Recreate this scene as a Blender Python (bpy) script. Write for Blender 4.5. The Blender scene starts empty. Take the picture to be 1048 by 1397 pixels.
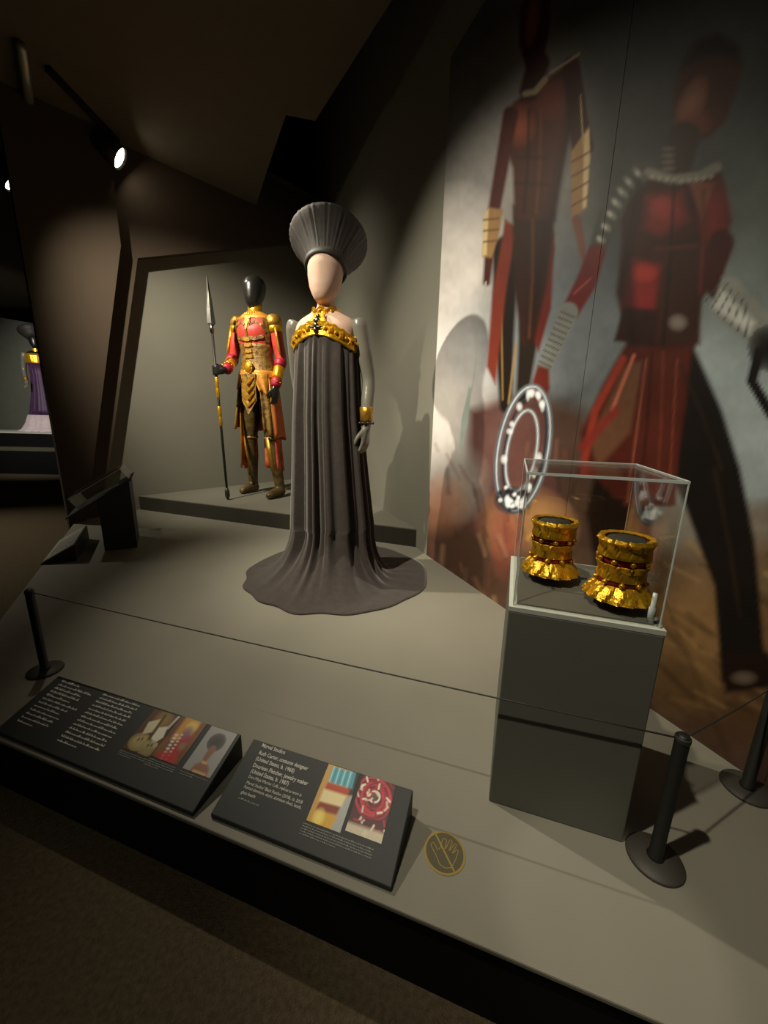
import bpy, bmesh, math, random
import numpy as np
from mathutils import Vector, Matrix
random.seed(4); rng = np.random.default_rng(7)
scn = bpy.context.scene
col = scn.collection
PI = math.pi
# ------------------------------------------------------------------ camera
PT = 0.185                       # height of the exhibit platform
CAMZ = PT + 0.88
F = 525.0; CX, CY = 524.0, 698.5
PITCH, ROLL = math.radians(13.25), math.radians(1.25)
_fw = Vector((0, math.cos(PITCH), -math.sin(PITCH))); _up = Vector((0, math.sin(PITCH), math.cos(PITCH))); _rt = Vector((1, 0, 0))
RT = math.cos(ROLL)*_rt + math.sin(ROLL)*_up
UP = -math.sin(ROLL)*_rt + math.cos(ROLL)*_up
FW = _fw
CAM = Vector((0, 0, CAMZ))
cd = bpy.data.cameras.new('camera'); cam = bpy.data.objects.new('camera', cd); col.objects.link(cam)
cd.sensor_fit = 'VERTICAL'; cd.sensor_height = 36.0; cd.lens = F/1397.0*36.0; cd.clip_start = 0.02; cd.clip_end = 100
cam.matrix_world = Matrix(((RT.x, UP.x, -FW.x, 0), (RT.y, UP.y, -FW.y, 0), (RT.z, UP.z, -FW.z, CAMZ), (0, 0, 0, 1)))
scn.camera = cam
# ------------------------------------------------------------------ world, exposure
w = bpy.data.worlds.new('world'); scn.world = w; w.use_nodes = True
w.node_tree.nodes['Background'].inputs[0].default_value = (1.0, 0.93, 0.78, 1); w.node_tree.nodes['Background'].inputs[1].default_value = 0.0
vs = scn.view_settings; vs.view_transform = 'Standard'; vs.look = 'None'; vs.gamma = 1.0; vs.use_curve_mapping = False
vs.exposure = 1.1
# ------------------------------------------------------------------ spotlights of the gallery's ceiling tracks
WARM = (1.0, 0.91, 0.72)
def spot(name, loc, target, watts, angle, blend=0.5, radius=0.03, color=WARM, square=False):
    l = bpy.data.lights.new(name, 'SPOT'); l.energy = watts; l.spot_size = math.radians(angle); l.spot_blend = blend
    l.shadow_soft_size = radius; l.color = color; l.use_square = square
    o = bpy.data.objects.new(name, l); col.objects.link(o)
    loc = Vector((loc[0], loc[1], loc[2]+PT)); target = Vector((target[0], target[1], target[2]+PT))
    o.location = loc; o.rotation_euler = (target-loc).to_track_quat('-Z', 'Y').to_euler()
    return o
# all of these hang from the gallery's ceiling tracks beyond the frame; the cast shadows, the patch on the deck, the lit
# carpet and the lit gown in the far room show where they are. The lamps in view carry their own light (see the fixtures).
spot('spot_dress_side_offscreen', (-1.71, 2.17, 2.90), (0.05, 2.16, 0.75), 160, 74, 0.9, 0.025)
spot('spot_dress_front_offscreen', (-1.46, 0.52, 2.90), (-0.02, 2.10, 0.6), 230, 44, 1.0, 0.03)
spot('spot_warrior_offscreen', (-2.15, 2.0, 2.90), (-1.45, 3.8, 1.25), 270, 66, 1.0, 0.03)
spot('spot_cuffs_offscreen', (-0.60, 0.20, 2.90), (0.55, 0.92, 0.50), 95, 46, 1.0, 0.03)
spot('spot_corner_offscreen', (0.30, -0.45, 2.90), (0.42, 0.52, 0.0), 30, 7.5, 0.3, 0.03, WARM, True)
spot('spot_carpet_offscreen', (-4.8, 3.4, 2.90), (-3.7, 2.7, -0.18), 110, 66, 1.0, 0.05)
spot('spot_visitors_offscreen', (-1.0, -1.2, 2.90), (-0.8, -0.9, -0.18), 44, 72, 1.0, 0.08)
spot('spot_far_gown_offscreen', (-6.2, 4.6, 2.9), (-6.3, 7.6, 1.3), 150, 75, 0.8, 0.04, (1.0, 0.95, 0.85))

# ------------------------------------------------------------------ helpers
def lin(h):
    h = h.lstrip('#'); c = [int(h[i:i+2], 16)/255 for i in (0, 2, 4)]
    return tuple(x/12.92 if x <= 0.04045 else ((x+0.055)/1.055)**2.4 for x in c)
def ray(u, v): return FW + RT*((u-CX)/F) - UP*((v-CY)/F)
def AT(u, v, z=0.0):                       # z counted from the platform top
    d = ray(u, v); return CAM + d*((z+PT-CAMZ)/d.z)
def ONP(u, v, p, n):
    d = ray(u, v); return CAM + d*(((p-CAM).dot(n))/d.dot(n))
def DEPTH(u, v, y):
    d = ray(u, v); return CAM + d*(y/d.y)
def PIX(P):                                # numpy (n,3) -> pixel u, v
    d = P - np.array(CAM)
    f = d@np.array(FW); return CX+F*(d@np.array(RT))/f, CY-F*(d@np.array(UP))/f
A = Vector((math.sin(math.radians(108.3)), math.cos(math.radians(108.3)), 0)); N = Vector((-A.y, A.x, 0))
F0 = AT(250, 1117)
def SD(s, d, z=0.0): p = F0 + A*s + N*d; return Vector((p.x, p.y, z+PT))

MATS = {}
def mat(name, color, rough=0.6, metal=0.0, noise=0.0, nscale=8.0, bump=0.0, bscale=120.0, color2=None, spec=None, emit=None, estr=0.0, stretch=(1, 1, 1), sheen=0.0, alpha=None):
    if name in MATS: return MATS[name]
    m = bpy.data.materials.new(name); m.use_nodes = True; nt = m.node_tree; b = nt.nodes['Principled BSDF']
    c = lin(color) if isinstance(color, str) else color
    b.inputs['Base Color'].default_value = (*c, 1); b.inputs['Roughness'].default_value = rough; b.inputs['Metallic'].default_value = metal
    if spec is not None: b.inputs['Specular IOR Level'].default_value = spec
    if sheen: b.inputs['Sheen Weight'].default_value = sheen
    if emit: b.inputs['Emission Color'].default_value = (*lin(emit), 1); b.inputs['Emission Strength'].default_value = estr
    if alpha is not None: b.inputs['Alpha'].default_value = alpha
    tc = nt.nodes.new('ShaderNodeTexCoord'); mp = nt.nodes.new('ShaderNodeMapping'); mp.inputs['Scale'].default_value = stretch
    nt.links.new(tc.outputs['Object'], mp.inputs['Vector'])
    if noise or color2:
        n = nt.nodes.new('ShaderNodeTexNoise'); n.inputs['Scale'].default_value = nscale; n.inputs['Detail'].default_value = 5
        nt.links.new(mp.outputs[0], n.inputs['Vector'])
        r = nt.nodes.new('ShaderNodeValToRGB'); r.color_ramp.elements[0].position = 0.3; r.color_ramp.elements[1].position = 0.7
        c2 = lin(color2) if color2 else tuple(min(1, x*(1+noise)) for x in c)
        c1 = c if color2 else tuple(x*(1-noise) for x in c)
        r.color_ramp.elements[0].color = (*c1, 1); r.color_ramp.elements[1].color = (*c2, 1)
        nt.links.new(n.outputs['Fac'], r.inputs[0]); nt.links.new(r.outputs[0], b.inputs['Base Color'])
    if bump:
        n = nt.nodes.new('ShaderNodeTexNoise'); n.inputs['Scale'].default_value = bscale; n.inputs['Detail'].default_value = 3
        nt.links.new(mp.outputs[0], n.inputs['Vector'])
        bu = nt.nodes.new('ShaderNodeBump'); bu.inputs['Strength'].default_value = bump; bu.inputs['Distance'].default_value = 0.01
        nt.links.new(n.outputs['Fac'], bu.inputs['Height']); nt.links.new(bu.outputs[0], b.inputs['Normal'])
    MATS[name] = m; return m
def glass_mat(name, tint=(0.97, 0.98, 0.97), gloss=1.0):
    m = bpy.data.materials.new(name); m.use_nodes = True; nt = m.node_tree; nt.nodes.clear()
    out = nt.nodes.new('ShaderNodeOutputMaterial'); mix = nt.nodes.new('ShaderNodeMixShader')
    t = nt.nodes.new('ShaderNodeBsdfTransparent'); t.inputs[0].default_value = (*tint, 1)
    g = nt.nodes.new('ShaderNodeBsdfGlossy'); g.inputs['Roughness'].default_value = 0.02
    lw = nt.nodes.new('ShaderNodeLayerWeight'); lw.inputs[0].default_value = 0.5
    pw = nt.nodes.new('ShaderNodeMath'); pw.operation = 'POWER'; pw.inputs[1].default_value = 5.0; nt.links.new(lw.outputs['Facing'], pw.inputs[0])
    fr = nt.nodes.new('ShaderNodeMath'); fr.operation = 'MULTIPLY_ADD'; fr.inputs[1].default_value = 0.9; fr.inputs[2].default_value = 0.035; nt.links.new(pw.outputs[0], fr.inputs[0])
    ml = nt.nodes.new('ShaderNodeMath'); ml.operation = 'MULTIPLY'; ml.inputs[1].default_value = gloss
    nt.links.new(fr.outputs[0], ml.inputs[0]); nt.links.new(ml.outputs[0], mix.inputs[0]); nt.links.new(t.outputs[0], mix.inputs[1]); nt.links.new(g.outputs[0], mix.inputs[2])
    nt.links.new(mix.outputs[0], out.inputs[0]); return m
def attr_mat(name, rough=0.5, spec=0.3, bump=0.0):
    m = bpy.data.materials.new(name); m.use_nodes = True; nt = m.node_tree; b = nt.nodes['Principled BSDF']
    a = nt.nodes.new('ShaderNodeVertexColor'); a.layer_name = 'print'
    nt.links.new(a.outputs[0], b.inputs['Base Color']); b.inputs['Roughness'].default_value = rough; b.inputs['Specular IOR Level'].default_value = spec
    return m

def ob(name, bm, m, parent=None, smooth=False):
    me = bpy.data.meshes.new(name)
    if isinstance(bm, bmesh.types.BMesh):
        bmesh.ops.recalc_face_normals(bm, faces=bm.faces[:]); bm.to_mesh(me); bm.free()
    else: me.from_pydata(*bm); me.update()
    if m: me.materials.append(m)
    if smooth: me.polygons.foreach_set('use_smooth', [True]*len(me.polygons))
    o = bpy.data.objects.new(name, me); col.objects.link(o)
    if parent: o.parent = parent
    return o
def thing(name, label, cat, loc=(0, 0, 0), rz=0.0, group=None):
    o = bpy.data.objects.new(name, None); col.objects.link(o); o.location = loc; o.rotation_euler = (0, 0, rz); o.empty_display_size = 0.1
    return tag(o, label, cat, group)
def tag(o, label, cat, group=None):
    o['label'] = label; o['category'] = cat
    if group: o['group'] = group
    return o
def struct(o): o['kind'] = 'structure'; return o
def dup(root, loc=None, rz=None, parent=None):
    r = root.copy(); col.objects.link(r)
    if parent: r.parent = parent
    if loc is not None: r.location = loc
    if rz is not None: r.rotation_euler = (0, 0, rz)
    for ch in list(root.children): dup(ch, parent=r)
    return r
def NB(): return bmesh.new()
def box(bm, lo, hi, M=None):
    vs_ = [Vector((x, y, z)) for x in (lo[0], hi[0]) for y in (lo[1], hi[1]) for z in (lo[2], hi[2])]
    if M is not None: vs_ = [M@v for v in vs_]
    v = [bm.verts.new(p) for p in vs_]
    for f in ((0, 1, 3, 2), (4, 6, 7, 5), (0, 4, 5, 1), (2, 3, 7, 6), (0, 2, 6, 4), (1, 5, 7, 3)): bm.faces.new([v[i] for i in f])
    return v
def hexa(bm, low, top):                    # two quads of points
    n = len(low); a = [bm.verts.new(p) for p in low]; b = [bm.verts.new(p) for p in top]
    bm.faces.new(a[::-1]); bm.faces.new(b)
    for i in range(n): bm.faces.new([a[i], a[(i+1) % n], b[(i+1) % n], b[i]])
def prism(bm, pts, off): hexa(bm, [Vector(p) for p in pts], [Vector(p)+Vector(off) for p in pts])
def rings(bm, rr, cap0=True, cap1=True, closed=True):
    vv = [[bm.verts.new(p) for p in r] for r in rr]; n = len(vv[0])
    for a, b in zip(vv, vv[1:]):
        for i in range(n if closed else n-1): bm.faces.new([a[i], a[(i+1) % n], b[(i+1) % n], b[i]])
    if closed and cap0: bm.faces.new(vv[0][::-1])
    if closed and cap1: bm.faces.new(vv[-1])
    return vv
def ell(c, rx, ry, n=28, f=None):
    o = []
    for i in range(n):
        t = 2*PI*i/n; k = f(t) if f else 1.0
        o.append(Vector((c[0]+rx*k*math.cos(t), c[1]+ry*k*math.sin(t), c[2])))
    return o
def loft(bm, secs, n=28, f=None): return rings(bm, [ell(c, rx, ry, n, f) for c, rx, ry in secs])
def tube(bm, pts, rad, n=12, flat=None, cap=True):
    pts = [Vector(p) for p in pts]
    if not isinstance(rad, (list, tuple)): rad = [rad]*len(pts)
    rr = []; prev = None
    for i, p in enumerate(pts):
        t = (pts[min(i+1, len(pts)-1)]-pts[max(i-1, 0)]).normalized()
        if prev is None:
            ref = Vector((1, 0, 0)) if abs(t.x) < 0.9 else Vector((0, 1, 0))
            x = (ref - t*ref.dot(t)).normalized()
        else: x = (prev - t*prev.dot(t)).normalized()
        prev = x; y = t.cross(x)
        fl = flat if flat else 1.0
        rr.append([p + x*rad[i]*math.cos(2*PI*k/n) + y*rad[i]*fl*math.sin(2*PI*k/n) for k in range(n)])
    return rings(bm, rr, cap, cap)
def smoothpath(pts, k=5):
    pts = [Vector(p) for p in pts]; out = []
    for i in range(len(pts)-1):
        p0 = pts[max(i-1, 0)]; p1 = pts[i]; p2 = pts[i+1]; p3 = pts[min(i+2, len(pts)-1)]
        for j in range(k):
            t = j/k
            out.append(0.5*((2*p1)+(p2-p0)*t+(2*p0-5*p1+4*p2-p3)*t*t+(3*p1-p0-3*p2+p3)*t**3))
    out.append(pts[-1]); return out
def lerps(vals, n):
    return [float(np.interp(i/(n-1)*(len(vals)-1), range(len(vals)), vals)) for i in range(n)]
def limb(bm, pts, rad, n=14, k=5):
    sp = smoothpath(pts, k); tube(bm, sp, lerps(rad, len(sp)), n)
def ball(bm, c, r, sc=(1, 1, 1), M=None, sub=2):
    g = bmesh.ops.create_icosphere(bm, subdivisions=sub, radius=1.0)
    for v in g['verts']:
        p = Vector((v.co.x*r*sc[0], v.co.y*r*sc[1], v.co.z*r*sc[2]))
        v.co = Vector(c) + (M@p if M is not None else p)
def lathe(bm, prof, c=(0, 0, 0), n=32, f=None, cap0=True, cap1=True):
    return rings(bm, [[Vector((c[0]+r*(f(t, i) if f else 1)*math.cos(t), c[1]+r*(f(t, i) if f else 1)*math.sin(t), c[2]+z)) for t in [2*PI*k/n for k in range(n)]] for i, (r, z) in enumerate(prof)], cap0, cap1)
def remesh(o, vox=0.01, smooth=6):
    m = o.modifiers.new('remesh', 'REMESH'); m.mode = 'VOXEL'; m.voxel_size = vox; m.use_smooth_shade = True
    s = o.modifiers.new('smooth', 'SMOOTH'); s.factor = 0.5; s.iterations = smooth
def bev(o, w=0.003, seg=2):
    b = o.modifiers.new('bevel', 'BEVEL'); b.width = w; b.segments = seg; b.limit_method = 'ANGLE'; return o

# ------------------------------------------------------------------ materials
M_deck = mat('platform_paint', '7a776b', 0.62, noise=0.05, nscale=3.0, bump=0.03, bscale=200, spec=0.35)
M_black = mat('black_skirt', '0b0b0a', 0.8, noise=0.2, spec=0.2)
M_wall = mat('grey_wall_paint', '747267', 0.8, noise=0.05, nscale=2.0, bump=0.03, bscale=180, spec=0.25)
M_brown = mat('brown_wall_paint', '4a3f34', 0.85, noise=0.08, nscale=1.5, spec=0.2)
M_ceil = mat('ceiling_paint', '5d5547', 0.9, noise=0.05, spec=0.2)
M_carpet = mat('carpet', '4a4030', 0.95, color2='5d5240', nscale=90, bump=0.6, bscale=260, spec=0.1)
M_ped = mat('pedestal_paint', '62635a', 0.6, noise=0.04, nscale=3, bump=0.02, spec=0.3)
M_dark = mat('dark_grey_paint', '33332f', 0.55, noise=0.08, spec=0.35)
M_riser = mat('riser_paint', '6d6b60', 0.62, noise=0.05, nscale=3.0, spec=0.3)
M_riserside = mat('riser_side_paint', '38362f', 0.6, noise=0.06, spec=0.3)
M_label = mat('label_board', '2d302f', 0.55, noise=0.06, nscale=5, spec=0.35)
M_ink = mat('white_lettering', 'd8d6cc', 0.6)
M_ink2 = mat('grey_lettering', '9a9a92', 0.6)
M_gold = mat('gold', 'e0a018', 0.30, metal=0.72, color2='f7bf2c', nscale=40, bump=0.25, bscale=90, spec=0.9)
M_golddull = mat('old_gold', 'a57a2c', 0.38, metal=0.65, color2='c99a40', nscale=45, bump=0.3, bscale=120)
M_gown = mat('black_gown_fabric', '342e2b', 0.85, color2='3d3632', nscale=40, bump=0.12, bscale=400, sheen=0.3, spec=0.15)
M_hat = mat('headdress_fibre', '322e2a', 0.7, color2='423d38', nscale=60, stretch=(1, 1, 0.2), bump=0.1, bscale=200, alpha=0.86)
M_hatband = mat('headdress_band', '2a2622', 0.6)
M_skinfab = mat('beige_mannequin_cover', 'bf9f8c', 0.8, noise=0.05, nscale=20, bump=0.05, bscale=300)
M_armgrey = mat('grey_mannequin_lacquer', '767368', 0.28, noise=0.04, spec=0.5)
M_manblack = mat('black_mannequin_lacquer', '1c1b18', 0.3, spec=0.6)
M_red = mat('red_leather', 'b5302a', 0.5, color2='cf4a3a', nscale=25, bump=0.15, bscale=150)
M_crimson = mat('crimson_cuff', 'a3142f', 0.5, noise=0.15, nscale=30)
M_brownl = mat('brown_tooled_leather', '523517', 0.42, metal=0.25, color2='a5803a', nscale=38, bump=0.5, bscale=110)
M_legl = mat('olive_leather', '382c18', 0.38, metal=0.2, color2='6b5830', nscale=22, bump=0.3, bscale=80)
M_orange = mat('rust_lining', 'b5532a', 0.7, color2='c96a32', nscale=18)
M_steel = mat('spear_steel', '8d8b84', 0.3, metal=1.0)
M_spear = mat('spear_shaft', '26241f', 0.45)
M_glass = glass_mat('clear_acrylic')
M_edge = mat('acrylic_edge', 'c9d2cf', 0.25, spec=0.6)
M_trim = mat('pale_trim', 'b9bcb2', 0.5)
M_bead = mat('dark_red_beads', '7a1a16', 0.4, color2='9a2a22', nscale=60)
M_beadr = mat('red_beads', 'b8283a', 0.35)
M_pewter = mat('pewter_beads', '5a5852', 0.25, metal=0.9)
M_brass = mat('brass_inlay', 'a08a4c', 0.45, metal=0.5)
M_metalblk = mat('black_powder_coat', '1d1c19', 0.5, spec=0.4)
M_rubber = mat('stanchion_base', '3a3832', 0.55, spec=0.35)
M_cord = mat('elastic_cord', '2b2a25', 0.6)
M_purple = mat('purple_silk', '34123c', 0.55, color2='481a50', nscale=10, sheen=0.2)
M_pale = mat('pale_silk', 'd8c7cc', 0.6, noise=0.08, nscale=20)
M_white = mat('white_stage', 'c9c6ba', 0.6, noise=0.03)
M_lamp = mat('lamp_lens', 'fff6e0', 0.4, emit='fff3d8', estr=9.0)
M_tan = mat('tan_cloth', '9a8460', 0.8, noise=0.1)
M_grey_face = mat('placard_face', '9b998e', 0.6, noise=0.04)

# ------------------------------------------------------------------ the setting
bm = NB(); box(bm, (-14, -3, -0.05), (4, 14, 0)); struct(ob('floor', bm, M_carpet))
W0 = AT(583, 757); W1 = AT(690, 830); W0.z = W1.z = 0
WD = (W1-W0).normalized(); WN = Vector((WD.y, -WD.x, 0))
if WN.dot(CAM-W0) < 0: WN = -WN
P0 = AT(129, 703); P1 = AT(345, 675); P0.z = P1.z = 0
PD = (P1-P0).normalized(); PN = Vector((PD.y, -PD.x, 0))
if PN.dot(CAM-P0) < 0: PN = -PN
# corner of the panel wall and the mural wall
den = PD.x*WD.y-PD.y*WD.x; dv = W0-P0
tc_ = (dv.x*WD.y-dv.y*WD.x)/den; CORNER = P0+PD*tc_
HW = 4.6
def wallbox(name, a, b, n, z0, z1, thick, m):
    bm = NB(); q = [a, b, b-n*thick, a-n*thick]
    hexa(bm, [Vector((p.x, p.y, z0)) for p in q], [Vector((p.x, p.y, z1)) for p in q]); return struct(ob(name, bm, m))
wallbox('wall_right', CORNER-WD*0.3, W0+WD*4.2, WN, 0, HW, 0.12, M_wall)
# lit grey display wall with a raked left edge
def onpanel(u, v, off=0.0): return ONP(u, v, P0+PN*off, PN)
gw = [onpanel(129, 706), onpanel(186, 352), None, None]
a = gw[0]; a.z = 0.0
top = gw[1]; ce = CORNER.copy()
bm = NB(); prism(bm, [a, Vector((ce.x, ce.y, 0)), Vector((ce.x, ce.y, 3.6)), Vector((top.x, top.y, 0))+PD*0.07+Vector((0, 0, 3.6)), top], -PN*0.10); struct(ob('wall_back', bm, M_wall))
# brown portal wall standing in front of it, with the raked opening cut out
def fin(u, v): return onpanel(u, v, 0.10)
i0 = fin(131, 703); i0.z = 0; i1 = fin(188, 352); i2 = fin(300, 341); i3 = fin(437, 328)
o0 = fin(96, 700); o0.z = 0; o1 = fin(79, 440); o1.z = 3.45; o1.x, o1.y = o0.x, o0.y
t3 = i3.copy(); t3.z = 3.45
j1 = i1.copy(); j1.z = 3.45
bm = NB(); prism(bm, [o0, i0, i1, j1, o1], PN*0.0-PN*0.09); struct(ob('wall_left', bm, M_brown))
bm = NB(); prism(bm, [i1, i2, i3, t3, j1], -PN*0.09); struct(ob('trim_1', bm, M_brown))
# second, prouder layer of the portal left of the dark reveal
q0 = onpanel(108, 703, 0.2); q0.z = 0; q1 = onpanel(165, 335, 0.2); q2 = q1.copy(); q2.z = 3.4
r0 = onpanel(92, 700, 0.2); r0.z = 0; r2 = r0.copy(); r2.z = 3.4
bm = NB(); prism(bm, [r0, q0, q1, q2, r2], -PN*0.10); struct(ob('trim_2', bm, M_brown))
# dropped ceiling with its stepped edge, and the high ceiling above
zc = 3.0
ce_px = [AT(535, 0, zc), AT(430, 165, zc), AT(390, 157, zc), AT(362, 240, zc)]
ext = ce_px[0] + (ce_px[0]-ce_px[1])*2.2
pts = [ext]+ce_px+[Vector((-2.2, 6.2, zc+PT)), Vector((-2.2, 13, zc+PT)), Vector((-13.5, 13, zc+PT)), Vector((-13.5, -3, zc+PT)), Vector((ext.x, -3, zc+PT))]
bm = NB(); prism(bm, pts, (0, 0, 0.12)); struct(ob('ceiling', bm, M_ceil))
bm = NB(); box(bm, (-14, -3, HW), (4, 14, HW+0.1)); struct(ob('ceiling', bm, M_black))

bm = NB(); box(bm, (-14, 12.5, 0), (4, 12.6, HW)); struct(ob('wall_rear', bm, M_brown))
# exhibit platform: deck and black skirt
L1 = AT(35, 800); L2 = AT(110, 702); LD = (L2-L1).normalized()
den = LD.x*A.y-LD.y*A.x; dv = F0-L1; tL = (dv.x*A.y-dv.y*A.x)/den; PFL = L1+LD*tL
PBL = L2.copy()
den = WD.x*A.y-WD.y*A.x; dv = F0-W0; tR = (dv.x*A.y-dv.y*A.x)/den; PFR = W0+WD*tR
outline = [PFL, PFR, CORNER, P0+PD*0.0, PBL]
plat = thing('exhibit_platform', 'low grey display platform with a black skirt carrying the costumes', 'platform', (0, 0, 0))
bm = NB(); prism(bm, [Vector((p.x, p.y, PT-0.012)) for p in outline], (0, 0, 0.012)); bev(ob('deck', bm, M_deck, plat), 0.003)
cen = Vector((sum(p.x for p in outline)/5, sum(p.y for p in outline)/5, 0))
bm = NB(); prism(bm, [Vector((p.x, p.y, 0))+(Vector((cen.x-p.x, cen.y-p.y, 0))*0.004) for p in outline], (0, 0, PT-0.012)); ob('skirt', bm, M_black, plat)

# low riser under the armoured costume
RH = 0.134
rl = AT(195, 697); rr_ = AT(562, 747); rb = CORNER.copy()
rl.z = rr_.z = rb.z = PT
rr_ = W0 + WD*((rr_-W0).dot(WD)); rr_.z = PT
rl = P0 + PD*((rl-P0).dot(PD)) + PN*0.005; rl.z = PT
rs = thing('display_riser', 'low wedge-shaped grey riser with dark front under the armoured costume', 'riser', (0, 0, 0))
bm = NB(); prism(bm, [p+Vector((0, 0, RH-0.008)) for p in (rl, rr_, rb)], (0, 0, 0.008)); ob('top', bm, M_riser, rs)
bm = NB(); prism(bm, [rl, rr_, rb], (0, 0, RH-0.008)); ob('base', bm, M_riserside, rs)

# ------------------------------------------------------------------ mural: printed wall graphic
class Paint:
    """paints soft shapes into vertex colours; u, v are the print's own drawing units"""
    def __init__(s, u, v, base): s.u = u; s.v = v; s.c = np.tile(np.array(base, float), (len(u), 1))
    def _blend(s, idx, a, color):
        c = np.array(lin(color) if isinstance(color, str) else color); s.c[idx] = s.c[idx]*(1-a[:, None])+c*a[:, None]
    def _pick(s, pts, m):
        p = np.array(pts, float); return np.where((s.u > p[:, 0].min()-m) & (s.u < p[:, 0].max()+m) & (s.v > p[:, 1].min()-m) & (s.v < p[:, 1].max()+m))[0]
    def poly(s, pts, color, soft=3.0, op=1.0):
        idx = s._pick(pts, soft*2)
        if len(idx) == 0: return
        x = s.u[idx]; y = s.v[idx]; ins = np.zeros(len(idx), bool); d2 = np.full(len(idx), 1e9); P = np.array(pts, float); n = len(P)
        for i in range(n):
            ax, ay = P[i]; bx, by = P[(i+1) % n]
            cnd = ((ay > y) != (by > y)); xi = ax+(y-ay)*(bx-ax)/(by-ay if by != ay else 1e-9); ins ^= cnd & (x < xi)
            ex, ey = bx-ax, by-ay; t = np.clip(((x-ax)*ex+(y-ay)*ey)/(ex*ex+ey*ey+1e-9), 0, 1); d2 = np.minimum(d2, (x-ax-t*ex)**2+(y-ay-t*ey)**2)
        sd = np.sqrt(d2)*np.where(ins, 1, -1); s._blend(idx, np.clip(0.5+sd/(2*soft), 0, 1)*op, color)
    def stroke(s, pts, wd, color, soft=2.0, op=1.0):
        wl = wd if isinstance(wd, (list, tuple)) else [wd]*len(pts)
        idx = s._pick(pts, max(wl)+soft*2)
        if len(idx) == 0: return
        x = s.u[idx]; y = s.v[idx]; best = np.full(len(idx), -1e9); P = np.array(pts, float)
        for i in range(len(P)-1):
            ax, ay = P[i]; bx, by = P[i+1]; ex, ey = bx-ax, by-ay
            t = np.clip(((x-ax)*ex+(y-ay)*ey)/(ex*ex+ey*ey+1e-9), 0, 1); d = np.sqrt((x-ax-t*ex)**2+(y-ay-t*ey)**2)
            best = np.maximum(best, (wl[i]*(1-t)+wl[i+1]*t)/2-d)
        s._blend(idx, np.clip(0.5+best/(2*soft), 0, 1)*op, color)
    def blob(s, c, rx, ry, color, op=1.0, rot=0.0, p=1.0):
        co, si = math.cos(math.radians(rot)), math.sin(math.radians(rot)); dx = s.u-c[0]; dy = s.v-c[1]
        q = ((dx*co+dy*si)/rx)**2+((-dx*si+dy*co)/ry)**2; idx = np.where(q < 1)[0]
        if len(idx): s._blend(idx, (1-q[idx])**p*op, color)
    def ring(s, c, rx, ry, wd, color, rot=0.0, soft=1.5, op=1.0):
        k = 48; co, si = math.cos(math.radians(rot)), math.sin(math.radians(rot))
        s.stroke([(c[0]+rx*math.cos(t)*co-ry*math.sin(t)*si, c[1]+rx*math.cos(t)*si+ry*math.sin(t)*co) for t in np.linspace(0, 2*PI, k)], wd, color, soft, op)
def vnoise(x, y, seed=0):
    r = np.random.default_rng(seed).random((64, 64)); xi = np.floor(x).astype(int); yi = np.floor(y).astype(int); fx = x-xi; fy = y-yi
    fx = fx*fx*(3-2*fx); fy = fy*fy*(3-2*fy); g = lambda a, b: r[a % 64, b % 64]
    return (g(xi, yi)*(1-fx)+g(xi+1, yi)*fx)*(1-fy)+(g(xi, yi+1)*(1-fx)+g(xi+1, yi+1)*fx)*fy
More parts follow.
